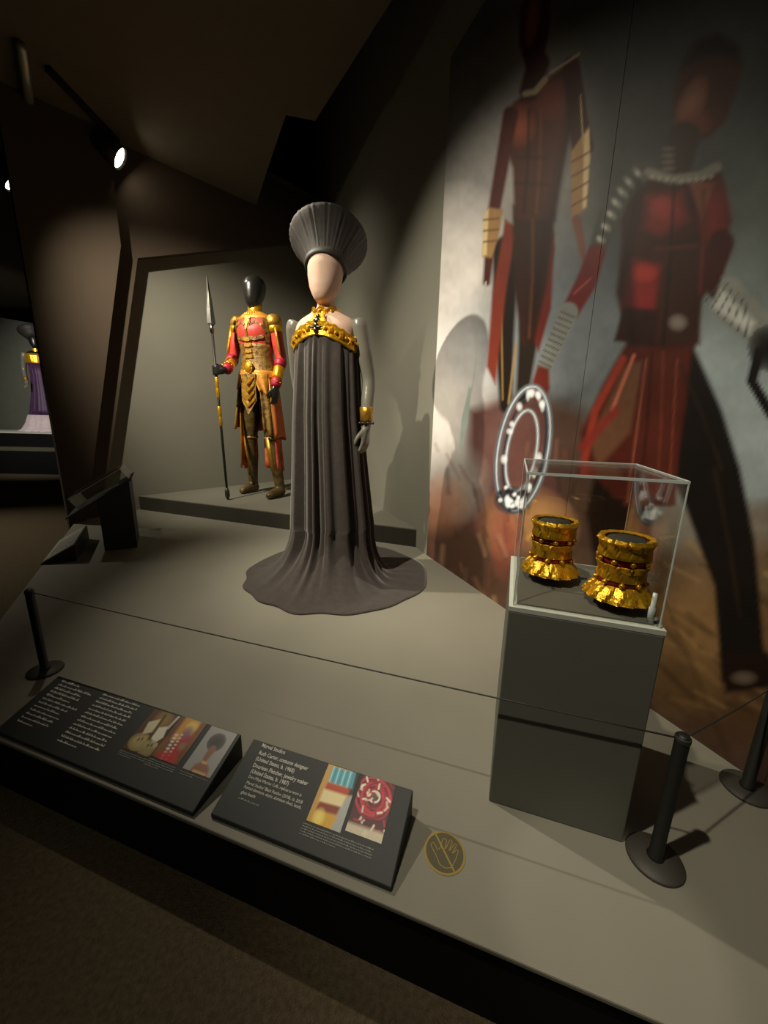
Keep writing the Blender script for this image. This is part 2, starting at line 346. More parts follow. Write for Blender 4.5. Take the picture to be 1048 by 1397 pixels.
def paint_mural(P):
    u, v = P.u, P.v; n = (vnoise(u/60, v/60, 1)+0.5*vnoise(u/25, v/25, 2)+0.25*vnoise(u/10, v/10, 3))/1.75
    # sky
    P.poly([(300, -600), (1500, -600), (1500, 1500), (300, 1500)], '50524f', 1)
    P.blob((700, 40), 150, 380, '6a6965', 0.8, 14)
    P.blob((660, 330), 150, 330, 'a9a5a2', 0.95, 18)
    P.blob((605, 470), 95, 230, 'e6dfdb', 1.0, 8, 0.7)
    P.blob((700, 470), 130, 90, 'b0b4ba', 0.8)
    P.blob((760, 430), 120, 160, '7d858c', 0.8)
    P.blob((1010, 560), 220, 260, '95a0a2', 0.95)
    P.blob((900, 640), 200, 120, '8f979a', 0.7)
    P.blob((1040, 300), 130, 200, '6c7570', 0.6)
    P.blob((860, 60), 120, 260, '4a4946', 0.7)
    # land
    P.poly([(560, 690), (640, 700), (680, 560), (730, 540), (800, 560), (830, 640), (860, 700), (1048, 690), (1400, 650), (1400, 1500), (560, 1500)], '5e463a', 14)
    P.poly([(640, 560), (700, 545), (745, 570), (770, 700), (720, 760), (640, 720)], '6b4642', 8)
    P.blob((690, 600), 60, 70, '8a6660', 0.7); P.blob((625, 660), 50, 60, '9b958f', 0.8)
    P.blob((600, 690), 45, 50, 'a8765a', 0.8); P.blob((620, 790), 70, 80, '5a4030', 0.9)
    P.blob((715, 715), 70, 60, 'c08a5a', 0.9); P.blob((690, 740), 25, 60, 'a85a48', 0.8); P.blob((750, 720), 45, 45, 'd09a5c', 0.7)
    P.blob((760, 800), 120, 70, '6b4a34', 0.8); P.blob((960, 720), 160, 50, '8a8478', 0.9); P.blob((1010, 790), 150, 70, '7a6548', 0.8)
    P.blob((960, 880), 130, 110, '8a6a3c', 0.95); P.blob((1040, 960), 120, 90, '5d4426', 0.9); P.blob((930, 930), 60, 60, '6e5230', 0.9)
    for k in range(70):
        x = 585+rng.random()*200; y = 600+rng.random()*220; L = 8+rng.random()*30; a = rng.random()*0.8+1.0
        P.stroke([(x, y), (x+L*math.cos(a), y+L*math.sin(a))], 2+rng.random()*5, ['7a5a48', '9a6e58', '43302a', 'b08a6a', '5e463c', '7e4a40'][k % 6], 3, 0.45)
    for k in range(50):
        x = 890+rng.random()*200; y = 740+rng.random()*240; L = 15+rng.random()*50; a = rng.random()*0.6+0.2
        P.stroke([(x, y), (x+L*math.cos(a), y+L*math.sin(a))], 3+rng.random()*7, ['8a6c40', '5a4226', 'a08050', '3d2c1a'][k % 4], 3, 0.4)
    # plain standing figure in a dark red tunic holding a pole
    P.stroke([(690, 340), (688, 450), (690, 555)], [36, 28, 16], '2e2620', 3); P.stroke([(738, 340), (722, 450), (712, 545)], [36, 28, 16], '352b22', 3)
    P.stroke([(690, 300), (684, 420), (686, 545)], 2.5, '9a7a40', 1.2); P.stroke([(704, 470), (694, 550)], 3, 'a5864a', 1.2)
    P.poly([(690, 300), (705, 310), (690, 400), (676, 525), (664, 500), (672, 400)], '8a3a26', 2.5)
    P.poly([(745, 290), (757, 320), (752, 420), (735, 480), (726, 460), (735, 380)], '7a2a1e', 2.5)
    P.poly([(700, 280), (757, 290), (748, 380), (728, 470), (712, 470), (700, 380)], '45291e', 3)
    P.poly([(684, 185), (700, 140), (722, 125), (750, 105), (790, 75), (791, 130), (772, 210), (757, 300), (702, 300), (700, 230)], '5a3022', 3)
    P.blob((708, 170), 26, 34, 'a85a3a', 0.8); P.blob((750, 135), 34, 36, '8a4a30', 0.6, -30)
    P.stroke([(697, 155), (684, 230), (672, 300), (664, 385)], [20, 18, 16, 10], '5d2a22', 2.5)
    P.poly([(667,283),(686,286),(681,320),(671,352),(658,350),(661,315)], 'a8834e', 1.8); P.poly([(661,290),(667,285),(664,348),(658,349)], 'd8c088', 1.5); P.stroke([(780, 90), (788, 160), (795, 200)], [24, 28, 30], '4a2018', 2.5)
    P.poly([(779,208),(803,172),(805,215),(799,285),(780,298)], 'a9824f', 1.8); P.poly([(797,185),(804,175),(805,215),(800,283),(795,284)], 'd9bf8a', 1.5)
    for y in (215, 235, 255, 275): P.stroke([(780, y+6), (805, y-8)], 2.5, '7a5430', 1.0)
    for y in (300, 315, 330): P.stroke([(660, y), (680, y-2)], 2.2, '7a5430', 1.0)
    P.stroke([(787, 300), (793, 330), (800, 365)], [14, 10, 6], '8a5a4a', 2)
    P.stroke([(792, 130), (796, 200)], 2, 'b8a070', 1); P.stroke([(750, 100), (790, 74)], 2.5, 'b8a888', 1.2)
    P.poly([(722,-30),(738,-34),(752,-10),(751,30),(744,70),(733,92),(718,92),(708,60),(709,20),(714,-10)], '4d2317', 2.5); P.blob((727, 25), 11, 44, 'a0563c', 0.75, 8)
    P.stroke([(735, 85), (722, 125)], [30, 26], '4a241a', 3); P.stroke([(716, 128), (730, 125), (744, 108)], 8, 'a8977a', 1.6)
    P.stroke([(663, 385), (646, 520), (629, 600)], 2.4, 'b9bab4', 0.9); P.stroke([(641, 530), (634, 575), (627, 618)], [3, 9, 1], 'a9b8b0', 1.0)
    # plain striding figure with grey metal sleeves holding a steel hoop
    P.poly([(860, 470), (945, 470), (985, 560), (1010, 640), (1030, 740), (1042, 880), (1048, 935), (985, 930), (975, 800), (935, 690), (900, 620)], '221c17', 4)
    P.poly([(830, 560), (905, 560), (890, 690), (880, 830), (820, 830), (800, 700)], '2b1c15', 5)
    P.poly([(985, 890), (1048, 890), (1062, 935), (990, 945)], '2a1b14', 4); P.blob((1015, 925), 22, 12, '8a7a68', 0.5)
    P.poly([(858, 462), (945, 468), (935, 560), (915, 690), (840, 680), (800, 640), (792, 590), (825, 520)], '5a2418', 4)
    P.poly([(852, 500), (880, 490), (860, 590), (815, 640), (805, 600)], '6e4a32', 4)
    P.stroke([(850, 490), (812, 560), (795, 640)], 10, 'a03a22', 2.5, 0.85); P.stroke([(865, 485), (835, 560)], 5, 'b0644a', 1.6); P.stroke([(840, 560), (795, 610)], 12, '8a2a20', 3, 0.8)
    P.poly([(878, 480), (930, 480), (922, 690), (850, 690)], '5c281a', 3); P.stroke([(882, 490), (856, 685)], 3, '8a4a30', 1.2); P.stroke([(924, 490), (912, 685)], 3, '7a3a26', 1.2)
    P.poly([(868, 242), (905, 232), (985, 236), (998, 300), (980, 370), (958, 410), (948, 475), (860, 475), (842, 400), (850, 330), (846, 290)], '4d241a', 3.5)
    P.poly([(884,268),(930,262),(938,300),(900,322),(880,310)], '93302a', 8); P.blob((905, 285), 22, 20, 'c04a3c', 0.6); P.blob((975, 290), 26, 60, '8a2c24', 0.8); P.poly([(862,352),(902,362),(892,422),(848,420)], '8a221c', 5); P.blob((878, 372), 22, 16, 'c03a2a', 0.7)
    P.poly([(915, 330), (955, 320), (955, 470), (895, 470)], '41261b', 4); P.poly([(850, 420), (900, 424), (892, 472), (838, 465)], '3a1c15', 3)
    P.poly([(938, 245), (975, 250), (958, 300)], '8a5038', 3); P.blob((925, 440), 16, 14, '9a948a', 0.6)
    P.stroke([(985, 330), (968, 380), (985, 400)], [34, 32, 28], '4a1c18', 3); P.poly([(985,378),(1003,378),(1048,428),(1048,462),(1020,466),(968,425)], '83857f', 2.5); P.poly([(985,395),(1030,440),(1022,455),(972,418)], 'c6c8c2', 5, .8)
    for k in range(7): P.stroke([(985+k*7, 380+k*7), (962+k*9, 412+k*8)], 2, '4d4f4c', 0.8, 0.8)
    P.blob((1050, 475), 30, 32, '1d1a18', 1.0, 0, 0.3); P.stroke([(1036, 480), (1026, 520), (1052, 565), (1100, 600)], 14, '201d1b', 2)
    P.stroke([(880, 232), (846, 265), (826, 310), (814, 345)], [26, 32, 28, 22], '54544e', 2.5)
    for k, (x, y) in enumerate([(872, 238), (859, 249), (849, 262), (841, 277), (834, 293), (827, 310), (820, 327)]): P.blob((x, y), 15-k, 6, '9a9a90', 0.9, 50-k*3); P.blob((x-2, y-1), 6, 3, 'c8c8be', 0.8, 50)
    P.stroke([(814, 345), (800, 385), (778, 425)], [24, 28, 24], '7a1f22', 2.5); P.stroke([(806, 380), (784, 400)], 3, 'a8484a', 1.2)
    P.stroke([(776, 425), (760, 465), (744, 500)], [26, 22, 16], '8a8c87', 1.8)
    for k in range(10): P.stroke([(765-k*3.3, 425+k*7.5), (784-k*3.6, 433+k*7.5)], 1.8, '55564f', 0.7)
    P.poly([(734,498),(749,503),(750,530),(742,552),(728,546),(727,520)], '7a2e1e', 2.5)
    P.poly([(950,58),(980,48),(1006,62),(1012,92),(1004,130),(990,165),(968,188),(940,190),(920,165),(918,130),(930,90)], '5a3222', 4); P.poly([(928,96),(948,58),(980,46),(1008,62),(1012,90),(985,76),(955,80)], '33241b', 6); P.blob((944, 140), 20, 44, 'b07a5c', 0.7, 25); P.blob((950, 165), 26, 22, '8a4a34', 0.7, 20)
    P.stroke([(935, 185), (920, 235)], [40, 40], '4a3a30', 4); P.stroke([(885, 236), (920, 245), (955, 240), (978, 228)], 13, '8d8a80', 2.5)
    for k in range(9): P.blob((890+k*10, 243-abs(k-4)*1.4+4), 5, 4, 'b0ada2', 0.8)
    for k in range(4): P.blob((912, 203+k*9), 12, 4, '8d8a80', 0.7)
    # steel hoop
    P.blob((714, 612), 30, 74, '6d4440', 0.55, 10, 0.4)
    P.ring((714, 612), 34, 86, 8, '6f7680', 10, 1.4); P.ring((714, 612), 34, 86, 2.0, 'cdd0d6', 10, 0.8); P.ring((716, 612), 27, 74, 3, '3b4350', 10, 0.8)
    P.ring((712, 615), 20, 56, 5, '8d949c', 10, 1.0); P.ring((712, 615), 20, 56, 1.4, 'd8dbe0', 10, 0.6)
    P.blob((697, 682), 24, 20, '2e3844', 0.9, 0, 0.4)
    for k in range(26):
        a = rng.random()*2*PI; x = 714+30*math.cos(a)*0.8-14*math.sin(a); y = 612+76*math.sin(a); P.blob((x, y), 3+rng.random()*3, 5+rng.random()*6, 'eef2f6', 0.8)
    for k in range(14): P.blob((680+rng.random()*34, 664+rng.random()*32), 4, 4, ['eef2f6', '1e2834'][k % 2], 0.9)
    P.poly([(868,242),(880,240),(862,330),(870,470),(858,470),(842,400),(850,330)], '2b1610', 6, .7); P.poly([(757,300),(791,130),(785,100),(768,190),(745,300)], '2e1710', 6, .6); P.poly([(725,470),(757,300),(740,300),(718,460)], '2a1812', 5, .5)
    for (x0,y0),(x1,y1),w_,c_ in (((722,150),(715,290),3,'2c1a12'),((738,150),(732,290),3,'7a4a2c'),((705,215),(745,215),3,'3a2014'),((704,250),(748,252),3,'3a2014'),((727,300),(722,460),3,'7a4a2c'),((920,250),(905,470),4,'2a150f'),((895,340),(950,335),4,'6a3a26'),((890,480),(872,680),3,'3a1a12'),((905,480),(895,690),3,'7a3a28'),((960,260),(955,400),4,'6a3022'),((930,500),(985,640),5,'35291f'),((975,640),(1010,840),6,'34291f')): P.stroke([(x0,y0),((x0+x1)/2+2,(y0+y1)/2),(x1,y1)], w_, c_, 2.5, .8)
    fine = vnoise(u/5, v/9, 5)
    P.c *= (0.70+0.48*n+0.08*fine)[:, None]; P.c = np.clip(P.c, 0.002, 0.95); lum = P.c@np.array([.3, .6, .1]); P.c = P.c*.84+lum[:, None]*.16; P.c = 0.92*P.c**1.2*1.18
M_print = attr_mat('mural_print', 0.5, 0.12)
mur_top = 2.73
mural = thing('wall_mural', 'tall printed mural of red figures on stormy sky beside the gown', 'mural', (0, 0, 0))
ms = ONP(858, 70, W0, WN); seam_s = (ms-W0).dot(WD); s_end = seam_s+1.45
def mural_panel(s0, s1):
    step = 0.0058; ns = int((s1-s0)/step)+1; nz = int(mur_top/step)+1
    S, Z = np.meshgrid(np.linspace(s0, s1, ns), np.linspace(0.0, mur_top, nz))
    S = S.ravel(); Z = Z.ravel(); th = 0.006
    X = W0.x+WD.x*S+WN.x*th; Y = W0.y+WD.y*S+WN.y*th; V = np.stack([X, Y, Z+PT], 1)
    V2 = V.copy(); pts = V.tolist()
    i = np.arange(nz-1)[:, None]*ns+np.arange(ns-1)[None, :]; i = i.ravel()
    faces = np.stack([i, i+1, i+ns+1, i+ns], 1).tolist()
    # backing: four thin sides
    b0 = len(pts); cor = [0, ns-1, nz*ns-1, (nz-1)*ns]
    for c in cor: p = V[c]; pts.append([p[0]-WN.x*th, p[1]-WN.y*th, p[2]])
    for k in range(4): faces.append([cor[k], b0+k, b0+(k+1) % 4, cor[(k+1) % 4]])
    me = bpy.data.meshes.new('mural_panel'); me.from_pydata(pts, [], faces); me.update(); me.materials.append(M_print)
    d = np.array(V)-np.array(CAM); fz = np.maximum(d@np.array(FW), 0.12)
    u = CX+F*(d@np.array(RT))/fz; v = CY-F*(d@np.array(UP))/fz
    P = Paint(u, v, (0.1, 0.1, 0.1)); paint_mural(P)
    ca = me.color_attributes.new('print', 'FLOAT_COLOR', 'POINT')
    full = np.ones((len(pts), 4)); full[:len(u), :3] = P.c; full[len(u):, :3] = 0.3
    ca.data.foreach_set('color', full.ravel().astype(np.float32))
    o = bpy.data.objects.new('mural_panel', me); col.objects.link(o); o.parent = mural
mural_panel(0.0, seam_s-0.001); mural_panel(seam_s+0.001, s_end)

# ------------------------------------------------------------------ hands (shared by the mannequins)
def hand(bm, wrist, down, side, nrm, sc=1.0, curl=0.5):
    """palm with five fingers; down = pointing direction, side = towards the thumb, nrm = palm facing"""
    w_ = Vector(wrist); d = Vector(down).normalized(); s = Vector(side); s = (s-d*s.dot(d)).normalized(); n = d.cross(s); n = n if n.dot(Vector(nrm)) > 0 else -n
    def pt(a, b, c): return w_+d*a*sc+s*b*sc+n*c*sc
    secs = [(0.0, 0.026, 0.022), (0.03, 0.034, 0.018), (0.065, 0.04, 0.015), (0.092, 0.038, 0.012)]
    rings(bm, [[pt(a, rx*math.cos(t), ry*math.sin(t)) for t in [2*PI*k/14 for k in range(14)]] for a, rx, ry in secs])
    for b, L, r in ((0.029, 0.072, 0.0085), (0.010, 0.08, 0.009), (-0.010, 0.074, 0.0085), (-0.028, 0.058, 0.0078)):
        p = [pt(0.08, b, 0)]; ang = 0.0; a = 0.09; c = 0.0
        for seg in (0.42, 0.32, 0.26):
            ang += curl*0.55; a += L*seg*math.cos(ang); c += L*seg*math.sin(ang); p.append(pt(a, b*1.05, c))
        tube(bm, p, [r, r, r*0.92, r*0.75], 8)
    tube(bm, [pt(0.02, 0.022, 0.004), pt(0.05, 0.05, 0.014), pt(0.078, 0.058, 0.026), pt(0.1, 0.054, 0.034)], [0.014, 0.012, 0.010, 0.008], 8)

# ------------------------------------------------------------------ gown mannequin
GX = DEPTH(457, 780, 2.15); GO = Vector((GX.x-0.035, 2.15, PT))
g = thing('gown_mannequin', 'faceless mannequin in long black gown with gold collar and flared black headdress', 'mannequin', GO, math.radians(-13))
def torso_r(z):
    zs = [0.95, 1.10, 1.20, 1.27, 1.33, 1.37, 1.395, 1.415, 1.435, 1.47]
    return float(np.interp(z, zs, [.125, .135, .152, .160, .166, .158, .120, .068, .047, .044])), float(np.interp(z, zs, [.10, .105, .115, .118, .108, .088, .072, .060, .052, .050]))
bm = NB()
loft(bm, [((0, 0.0+0.012*max(0, (z-1.3)*6), z), *torso_r(z)) for z in np.linspace(0.95, 1.47, 24)], 32)
hz = [(1.452, .026, .030, -.042), (1.462, .040, .048, -.038), (1.486, .056, .070, -.026), (1.52, .073, .088, -.012), (1.57, .085, .097, -.002), (1.62, .088, .100, .004), (1.655, .078, .09, .006), (1.68, .052, .06, .006), (1.692, .018, .02, .006)]
rings(bm, [ell((0, y, z), rx, ry, 28) for z, rx, ry, y in hz])
o = ob('body', bm, M_skinfab, g, True); remesh(o, 0.008, 5)
def g_arm(sx):
    bm = NB()
    sh = Vector((sx*0.178, 0.0, 1.345)); el = Vector((sx*0.222, 0.03, 1.09)) if sx > 0 else Vector((-.200, .07, 1.09)); wr = Vector((sx*0.226, -0.02, 0.865)) if sx > 0 else Vector((-.172, .11, .865))
    limb(bm, [sh+Vector((-sx*0.006, 0, 0.032)), sh, sh.lerp(el, 0.5), el, el.lerp(wr, 0.5), wr, wr+Vector((0, -.005, -0.03))], [.030, .044, .041, .035, .034, .026, .024], 16)
    hand(bm, wr+Vector((0, -.004, -0.02)), (0, -0.12, -1), (-sx*0.3, -1, 0), (-sx, 0, 0), 0.95, 0.7)
    o = ob('arm', bm, M_armgrey, g, True); remesh(o, 0.006, 4); o['label'] = 'glossy grey mannequin arm'
    return wr
wrR = g_arm(1); wrL = g_arm(-1)
for wr, sx in ((wrR, 1), (wrL, -1)):
    bm = NB(); c0 = wr+Vector((0, 0.003, 0.012))
    lathe(bm, [(.030, 0), (.033, .002), (.034, .04), (.036, .072), (.033, .074), (.03, .07)], c0, 24, None, True, True); ob('cuff', bm, M_golddull, g, True)
    bm = NB(); tube(bm, [c0+Vector((0.034*math.cos(t), 0.034*math.sin(t), -0.008)) for t in np.linspace(0, 2*PI, 24)], 0.004, 6); br = ob('bracelet', bm, M_hatband, g, True)
    for k in range(12):
        t = 2*PI*k/12; bm = NB(); ball(bm, c0+Vector((0.037*math.cos(t), 0.037*math.sin(t), -0.008)), 0.0075, sub=1); ob('bead', bm, M_pewter, br, True)
# gown: pleated column spilling into a round train
TH = 384; R_hem = 0.53; hc = Vector((0.055, 0.0, 0)); hc.rotate(Matrix.Rotation(math.radians(13), 3, 'Z'))
ph = [rng.random()*6.28 for _ in range(6)]
def fold(t):
    tt = t+0.10*math.sin(3*t+ph[0])+0.05*math.sin(5*t+ph[4])
    c_ = math.cos(17*tt+ph[1]); return 0.6*(1-2*abs(math.sin((17*tt+ph[1])/2))**0.7)*0.8+0.35*math.cos(26*tt+ph[2])+0.3*math.cos(9*tt+ph[3])
rowsv = []
zs = list(np.linspace(1.305, 0.30, 44))
def col_r(z): return float(np.interp(z, [0.0, .10, .16, .3, .6, .95, 1.15, 1.24, 1.305], [.30, .262, .246, .226, .202, .180, .170, .167, .160])), float(np.interp(z, [0.0, .10, .16, .3, .6, .95, 1.15, 1.24, 1.305], [.28, .24, .225, .205, .180, .155, .140, .128, .120]))
for z in zs:
    rx, ry = col_r(z); am = float(np.interp(z, [.1, .3, .8, 1.2, 1.305], [.034, .031, .022, .011, .003])); row = []
    arch = 0.0
    for k in range(TH):
        t = 2*PI*k/TH; f = fold(t)
        cxs = 0.03*max(0, (0.9-z)/0.9)
        zz = z
        if z > 1.15: zz = z + (z-1.15)/0.155*(0.018*max(0, -math.sin(t))**2 - 0.045*abs(math.cos(t))**1.5 - 0.02*max(0, math.sin(t)))
        row.append((cxs+(rx+am*f)*math.cos(t), (ry+am*f)*math.sin(t), zz))
    rowsv.append(row)
nP = 40
for j in range(1, nP+1):
    q = j/nP; row = []
    for k in range(TH):
        t = 2*PI*k/TH; f = fold(t); rx, ry = col_r(0.30); front = max(0, -math.sin(t+0.25))
        sx, sy = math.cos(t), math.sin(t)
        # hem circle about hc as seen from the column axis
        ox, oy = 0.02-hc.x, -hc.y; b = ox*sx+oy*sy; cc = ox*ox+oy*oy-R_hem**2; rh = -b+math.sqrt(b*b-cc)
        rh *= 1.0+0.012*math.sin(9*t+ph[3])+0.02*front*math.sin(14*t+ph[2])
        r0 = 1/math.sqrt((sx/rx)**2+(sy/ry)**2)
        L = 0.035+0.085*front**0.7
        qq = q**2; r = r0+(rh-r0)*qq; W_ = 0.14+0.18*front; x_ = min(1.0, (r-r0)/W_); z = 0.296*(1-x_**0.55)**1.6+0.004
        am = 0.031*math.exp(-(r-r0)/(0.12+0.16*front))
        z += (0.010+0.016*front)*min(1, q*3)*(0.5+0.5*f)*(1-q)**0.8 + 0.003*(1+math.sin(11*t+6*q+ph[1]))*q*(1-q)*2 + 0.010*front*(0.5+0.5*math.sin(14*t+ph[2]))*q*(1-q)*2
        rr2 = r+am*f*(1-q*q)
        row.append((0.02+rr2*sx, rr2*sy, max(z, 0.003)))
    rowsv.append(row)
bm = NB(); rings(bm, [[Vector(p) for p in r] for r in rowsv], False, False)
gown = ob('gown', bm, M_gown, g, True); so = gown.modifiers.new('solid', 'SOLIDIFY'); so.thickness = 0.0025; so.offset = 0
# gold breast band with studs
def band_z(t):  # lower edge height of the band around the chest, t = 0 at figure's left, -pi/2 front
    return 1.262+0.022*max(0, -math.sin(t))**2-0.05*abs(math.cos(t))**1.5-0.02*max(0, math.sin(t))
nb = 72; lo = []; hi = []
bm = NB(); rr4 = []
for prof in ((0.010, 0.0), (0.019, 0.004), (0.017, 0.035), (0.019, 0.066), (0.010, 0.072)):
    r_ = []
    for k in range(nb):
        t = 2*PI*k/nb; z = band_z(t)+prof[1]; rx, ry = torso_r(z); rx = max(rx, .158); ry = max(ry, .112)
        zig = 0.004*math.cos(24*t) if prof[1] > 0.06 else 0
        r_.append(Vector(((rx+prof[0])*math.cos(t), (ry+prof[0])*math.sin(t), z+zig)))
    rr4.append(r_)
rings(bm, rr4+[rr4[0]], False, False); band = ob('breast_band', bm, M_gold, g, False)
def on_chest(t, z, off):
    rx, ry = torso_r(z); rx = max(rx, .158) if z < 1.36 else rx; ry = max(ry, .112) if z < 1.36 else ry
    return Vector(((rx+off)*math.cos(t), (ry+off)*math.sin(t), z)), Vector((math.cos(t)/rx, math.sin(t)/ry, 0)).normalized()
for k in range(18):
    t = -PI/2+(k-8.5)*0.16
    if abs(k-8.5) < 0.9: continue
    p, nn = on_chest(t, band_z(t)+0.036, 0.017); tx = Vector((-nn.y, nn.x, 0)); M = Matrix((tx, Vector((0, 0, 1)), nn)).transposed()
    bm = NB(); s_ = 0.013
    if k % 2:
        hexa(bm, [p+M@Vector((x*s_, y*s_*1.4, 0)) for x, y in ((-1, -1), (1, -1), (1, 1), (-1, 1))], [p+M@Vector((x*s_*.35, y*s_*.5, 0.013)) for x, y in ((-1, -1), (1, -1), (1, 1), (-1, 1))])
    else: ball(bm, p+nn*0.003, 0.010, (1, 1, 1.0), sub=1)
    ob('stud', bm, M_gold if k % 4 else M_golddull, band)
# strap to the collar
bm = NB(); st = []
for z, hw in ((1.335, .062), (1.35, .045), (1.365, .034), (1.378, .030), (1.392, .032)):
    y = -float(np.interp(z, [1.33, 1.37, 1.40, 1.42], [.124, .100, .078, .070])); st.append((z, hw, y))
rings(bm, [[Vector((-hw, y+0.006, z)), Vector((hw, y+0.006, z)), Vector((hw*0.92, y-0.006, z)), Vector((-hw*0.92, y-0.006, z))] for z, hw, y in st]); ob('strap', bm, M_gold, g)
bm = NB()
for z, r, sc in ((1.372, .010, (1, .7, 1.4)), (1.348, .015, (1.3, .7, 1.1)), (1.325, .013, (1.1, .7, 1.2)), (1.303, .011, (1, .7, 1.3)), (1.318, .010, (3.4, .5, .6))):
    y = -float(np.interp(z, [1.30, 1.33, 1.37, 1.40], [.142, .134, .108, .086])); ball(bm, (0, y, z), r, sc, sub=2)
o = ob('brooch', bm, M_pewter, g, True); o['label'] = 'dark pewter figure ornament on the strap'
# collar with a pointed rim
bm = NB(); cr = []
for off, z, zg in ((.064, 1.382, 0.004), (.072, 1.386, 0.004), (.069, 1.405, 0), (.074, 1.424, .008), (.066, 1.426, .008), (.058, 1.40, 0)):
    cr.append([Vector((off*math.cos(t), 0.006+off*math.sin(t)*1.02, z+zg*math.cos(8*t))) for t in [2*PI*k/64 for k in range(64)]])
rings(bm, cr+[cr[0]], False, False); colr = ob('collar', bm, M_gold, g)
for k in range(14):
    t = 2*PI*k/14+0.1; c = Vector((0.072*math.cos(t), 0.006+0.074*math.sin(t), 1.405)); nn = Vector((math.cos(t), math.sin(t), 0)); tx = Vector((-nn.y, nn.x, 0)); M = Matrix((tx, Vector((0, 0, 1)), nn)).transposed(); bm = NB()
    hexa(bm, [c+M@Vector((x*.011, y*.013, -.003)) for x, y in ((-1, -1), (1, -1), (1, 1), (-1, 1))], [c+M@Vector((x*.004, y*.004, 0.008)) for x, y in ((-1, -1), (1, -1), (1, 1), (-1, 1))]); ob('stud', bm, M_gold if k % 2 else M_golddull, colr)
# flared headdress, leaning back
tl = math.radians(29); ax = Vector((-0.19*math.sin(tl), 0.98*math.sin(tl), math.cos(tl))); e1 = Vector((0, 1, 0)).cross(ax).normalized(); e2 = ax.cross(e1)
hb = Vector((0, 0.012, 1.622))
def hring(s, r, ribs=0.0, n=176): return [hb+ax*s*0.76+(e1*math.cos(t)+e2*math.sin(t))*(r*(1+ribs*(0.55*math.cos(44*t)+0.35*math.cos(29*t+1)+0.35*math.cos(61*t+2)))) for t in [2*PI*k/n for k in range(n)]]
bm = NB()
rings(bm, [hring(s, r, rb_) for s, r, rb_ in ((0.012, .099, .004), (.035, .106, .012), (.07, .120, .016), (.11, .139, .018), (.15, .162, .018), (.18, .180, .016), (.205, .194, .012), (.222, .199, .008), (.232, .194, .004), (.226, .176, 0), (.20, .12, 0), (.185, .05, 0), (.182, .004, 0))], False, True)
hd = ob('headdress', bm, M_hat, g, True); hd['label'] = 'flared ribbed black headdress'
bm = NB(); rings(bm, [hring(s, r, 0, 48) for s, r in ((-0.022, .098), (-0.022, .1045), (0.0, .109), (0.018, .1085), (0.02, .098))]+[hring(-0.022, .098, 0, 48)], False, False); ob('band', bm, M_hatband, hd, True)

# ------------------------------------------------------------------ armoured mannequin on the riser
WB = AT(361, 676, RH)
wr_z = math.radians(-16)
wm = thing('armour_mannequin', 'black mannequin in red and gold armour costume standing on the riser', 'mannequin', WB+Vector((0, 0, .004)), wr_z)
Mw = Matrix.Translation(WB)@Matrix.Rotation(wr_z, 4, 'Z'); Mwi = Mw.inverted()
SB = AT(311, 682, RH)                                   # spear foot
STp = DEPTH(282, 372, SB.y-0.02)                        # spear point
hfrac = 0.60
HND = Mwi@(SB.lerp(STp, hfrac))
footL = Mwi@AT(345, 671, RH); footR = Mwi@AT(381, 678, RH)
hipL = Vector((-.085, 0, 1.0)); hipR = Vector((.085, 0, 1.0))
shL = Vector((-.185, 0, 1.575)); elL = Vector((-.245, -0.03, 1.275)); wrL_ = HND+Vector((0.075, 0.045, 0.012))
shR = Vector((.185, 0, 1.575)); elR = Vector((.225, 0.03, 1.27)); wrR_ = Vector((.205, -.05, 1.03))
def wtor(z):
    zs = [.90, 1.0, 1.10, 1.20, 1.29, 1.38, 1.46, 1.54, 1.60, 1.64, 1.665, 1.70]
    return float(np.interp(z, zs, [.155, .17, .165, .145, .130, .14, .158, .168, .165, .12, .062, .054])), float(np.interp(z, zs, [.11, .12, .115, .10, .095, .105, .122, .118, .10, .08, .06, .056]))
bm = NB()
loft(bm, [((0, 0, z), *wtor(z)) for z in np.linspace(0.92, 1.74, 26)], 28)
rings(bm, [ell((0, y, z), rx, ry, 24) for z, rx, ry, y in ((1.70, .035, .045, -.03), (1.725, .055, .068, -.025), (1.77, .076, .092, -.012), (1.83, .092, .108, 0), (1.89, .095, .112, .006), (1.935, .078, .092, .01), (1.965, .045, .052, .012), (1.975, .012, .014, .012))])
for hp, ft in ((hipL, footL), (hipR, footR)):
    kn = hp.lerp(Vector((ft.x, ft.y, 0.08)), 0.5)+Vector((0, -.02, 0))
    limb(bm, [hp, hp.lerp(kn, .5), kn, kn.lerp(Vector((ft.x, ft.y+.02, .08)), .35), Vector((ft.x, ft.y+.02, .10)), Vector((ft.x, ft.y+.01, .04))], [.088, .075, .055, .056, .040, .04], 14)
    limb(bm, [Vector((ft.x, ft.y+.05, .045)), Vector((ft.x-.01, ft.y-.05, .04)), Vector((ft.x-.02, ft.y-.15, .022))], [.04, .036, .02], 12)
for sh, el, wr in ((shL, elL, wrL_), (shR, elR, wrR_)):
    limb(bm, [sh, sh.lerp(el, .5), el, el.lerp(wr, .5), wr], [.052, .046, .04, .037, .028], 12)
hand(bm, wrR_, (0, -.1, -1), (-.3, -1, 0), (-1, 0, 0), 1.15, .5)
spd = (Mwi.to_3x3()@(STp-SB)).normalized()
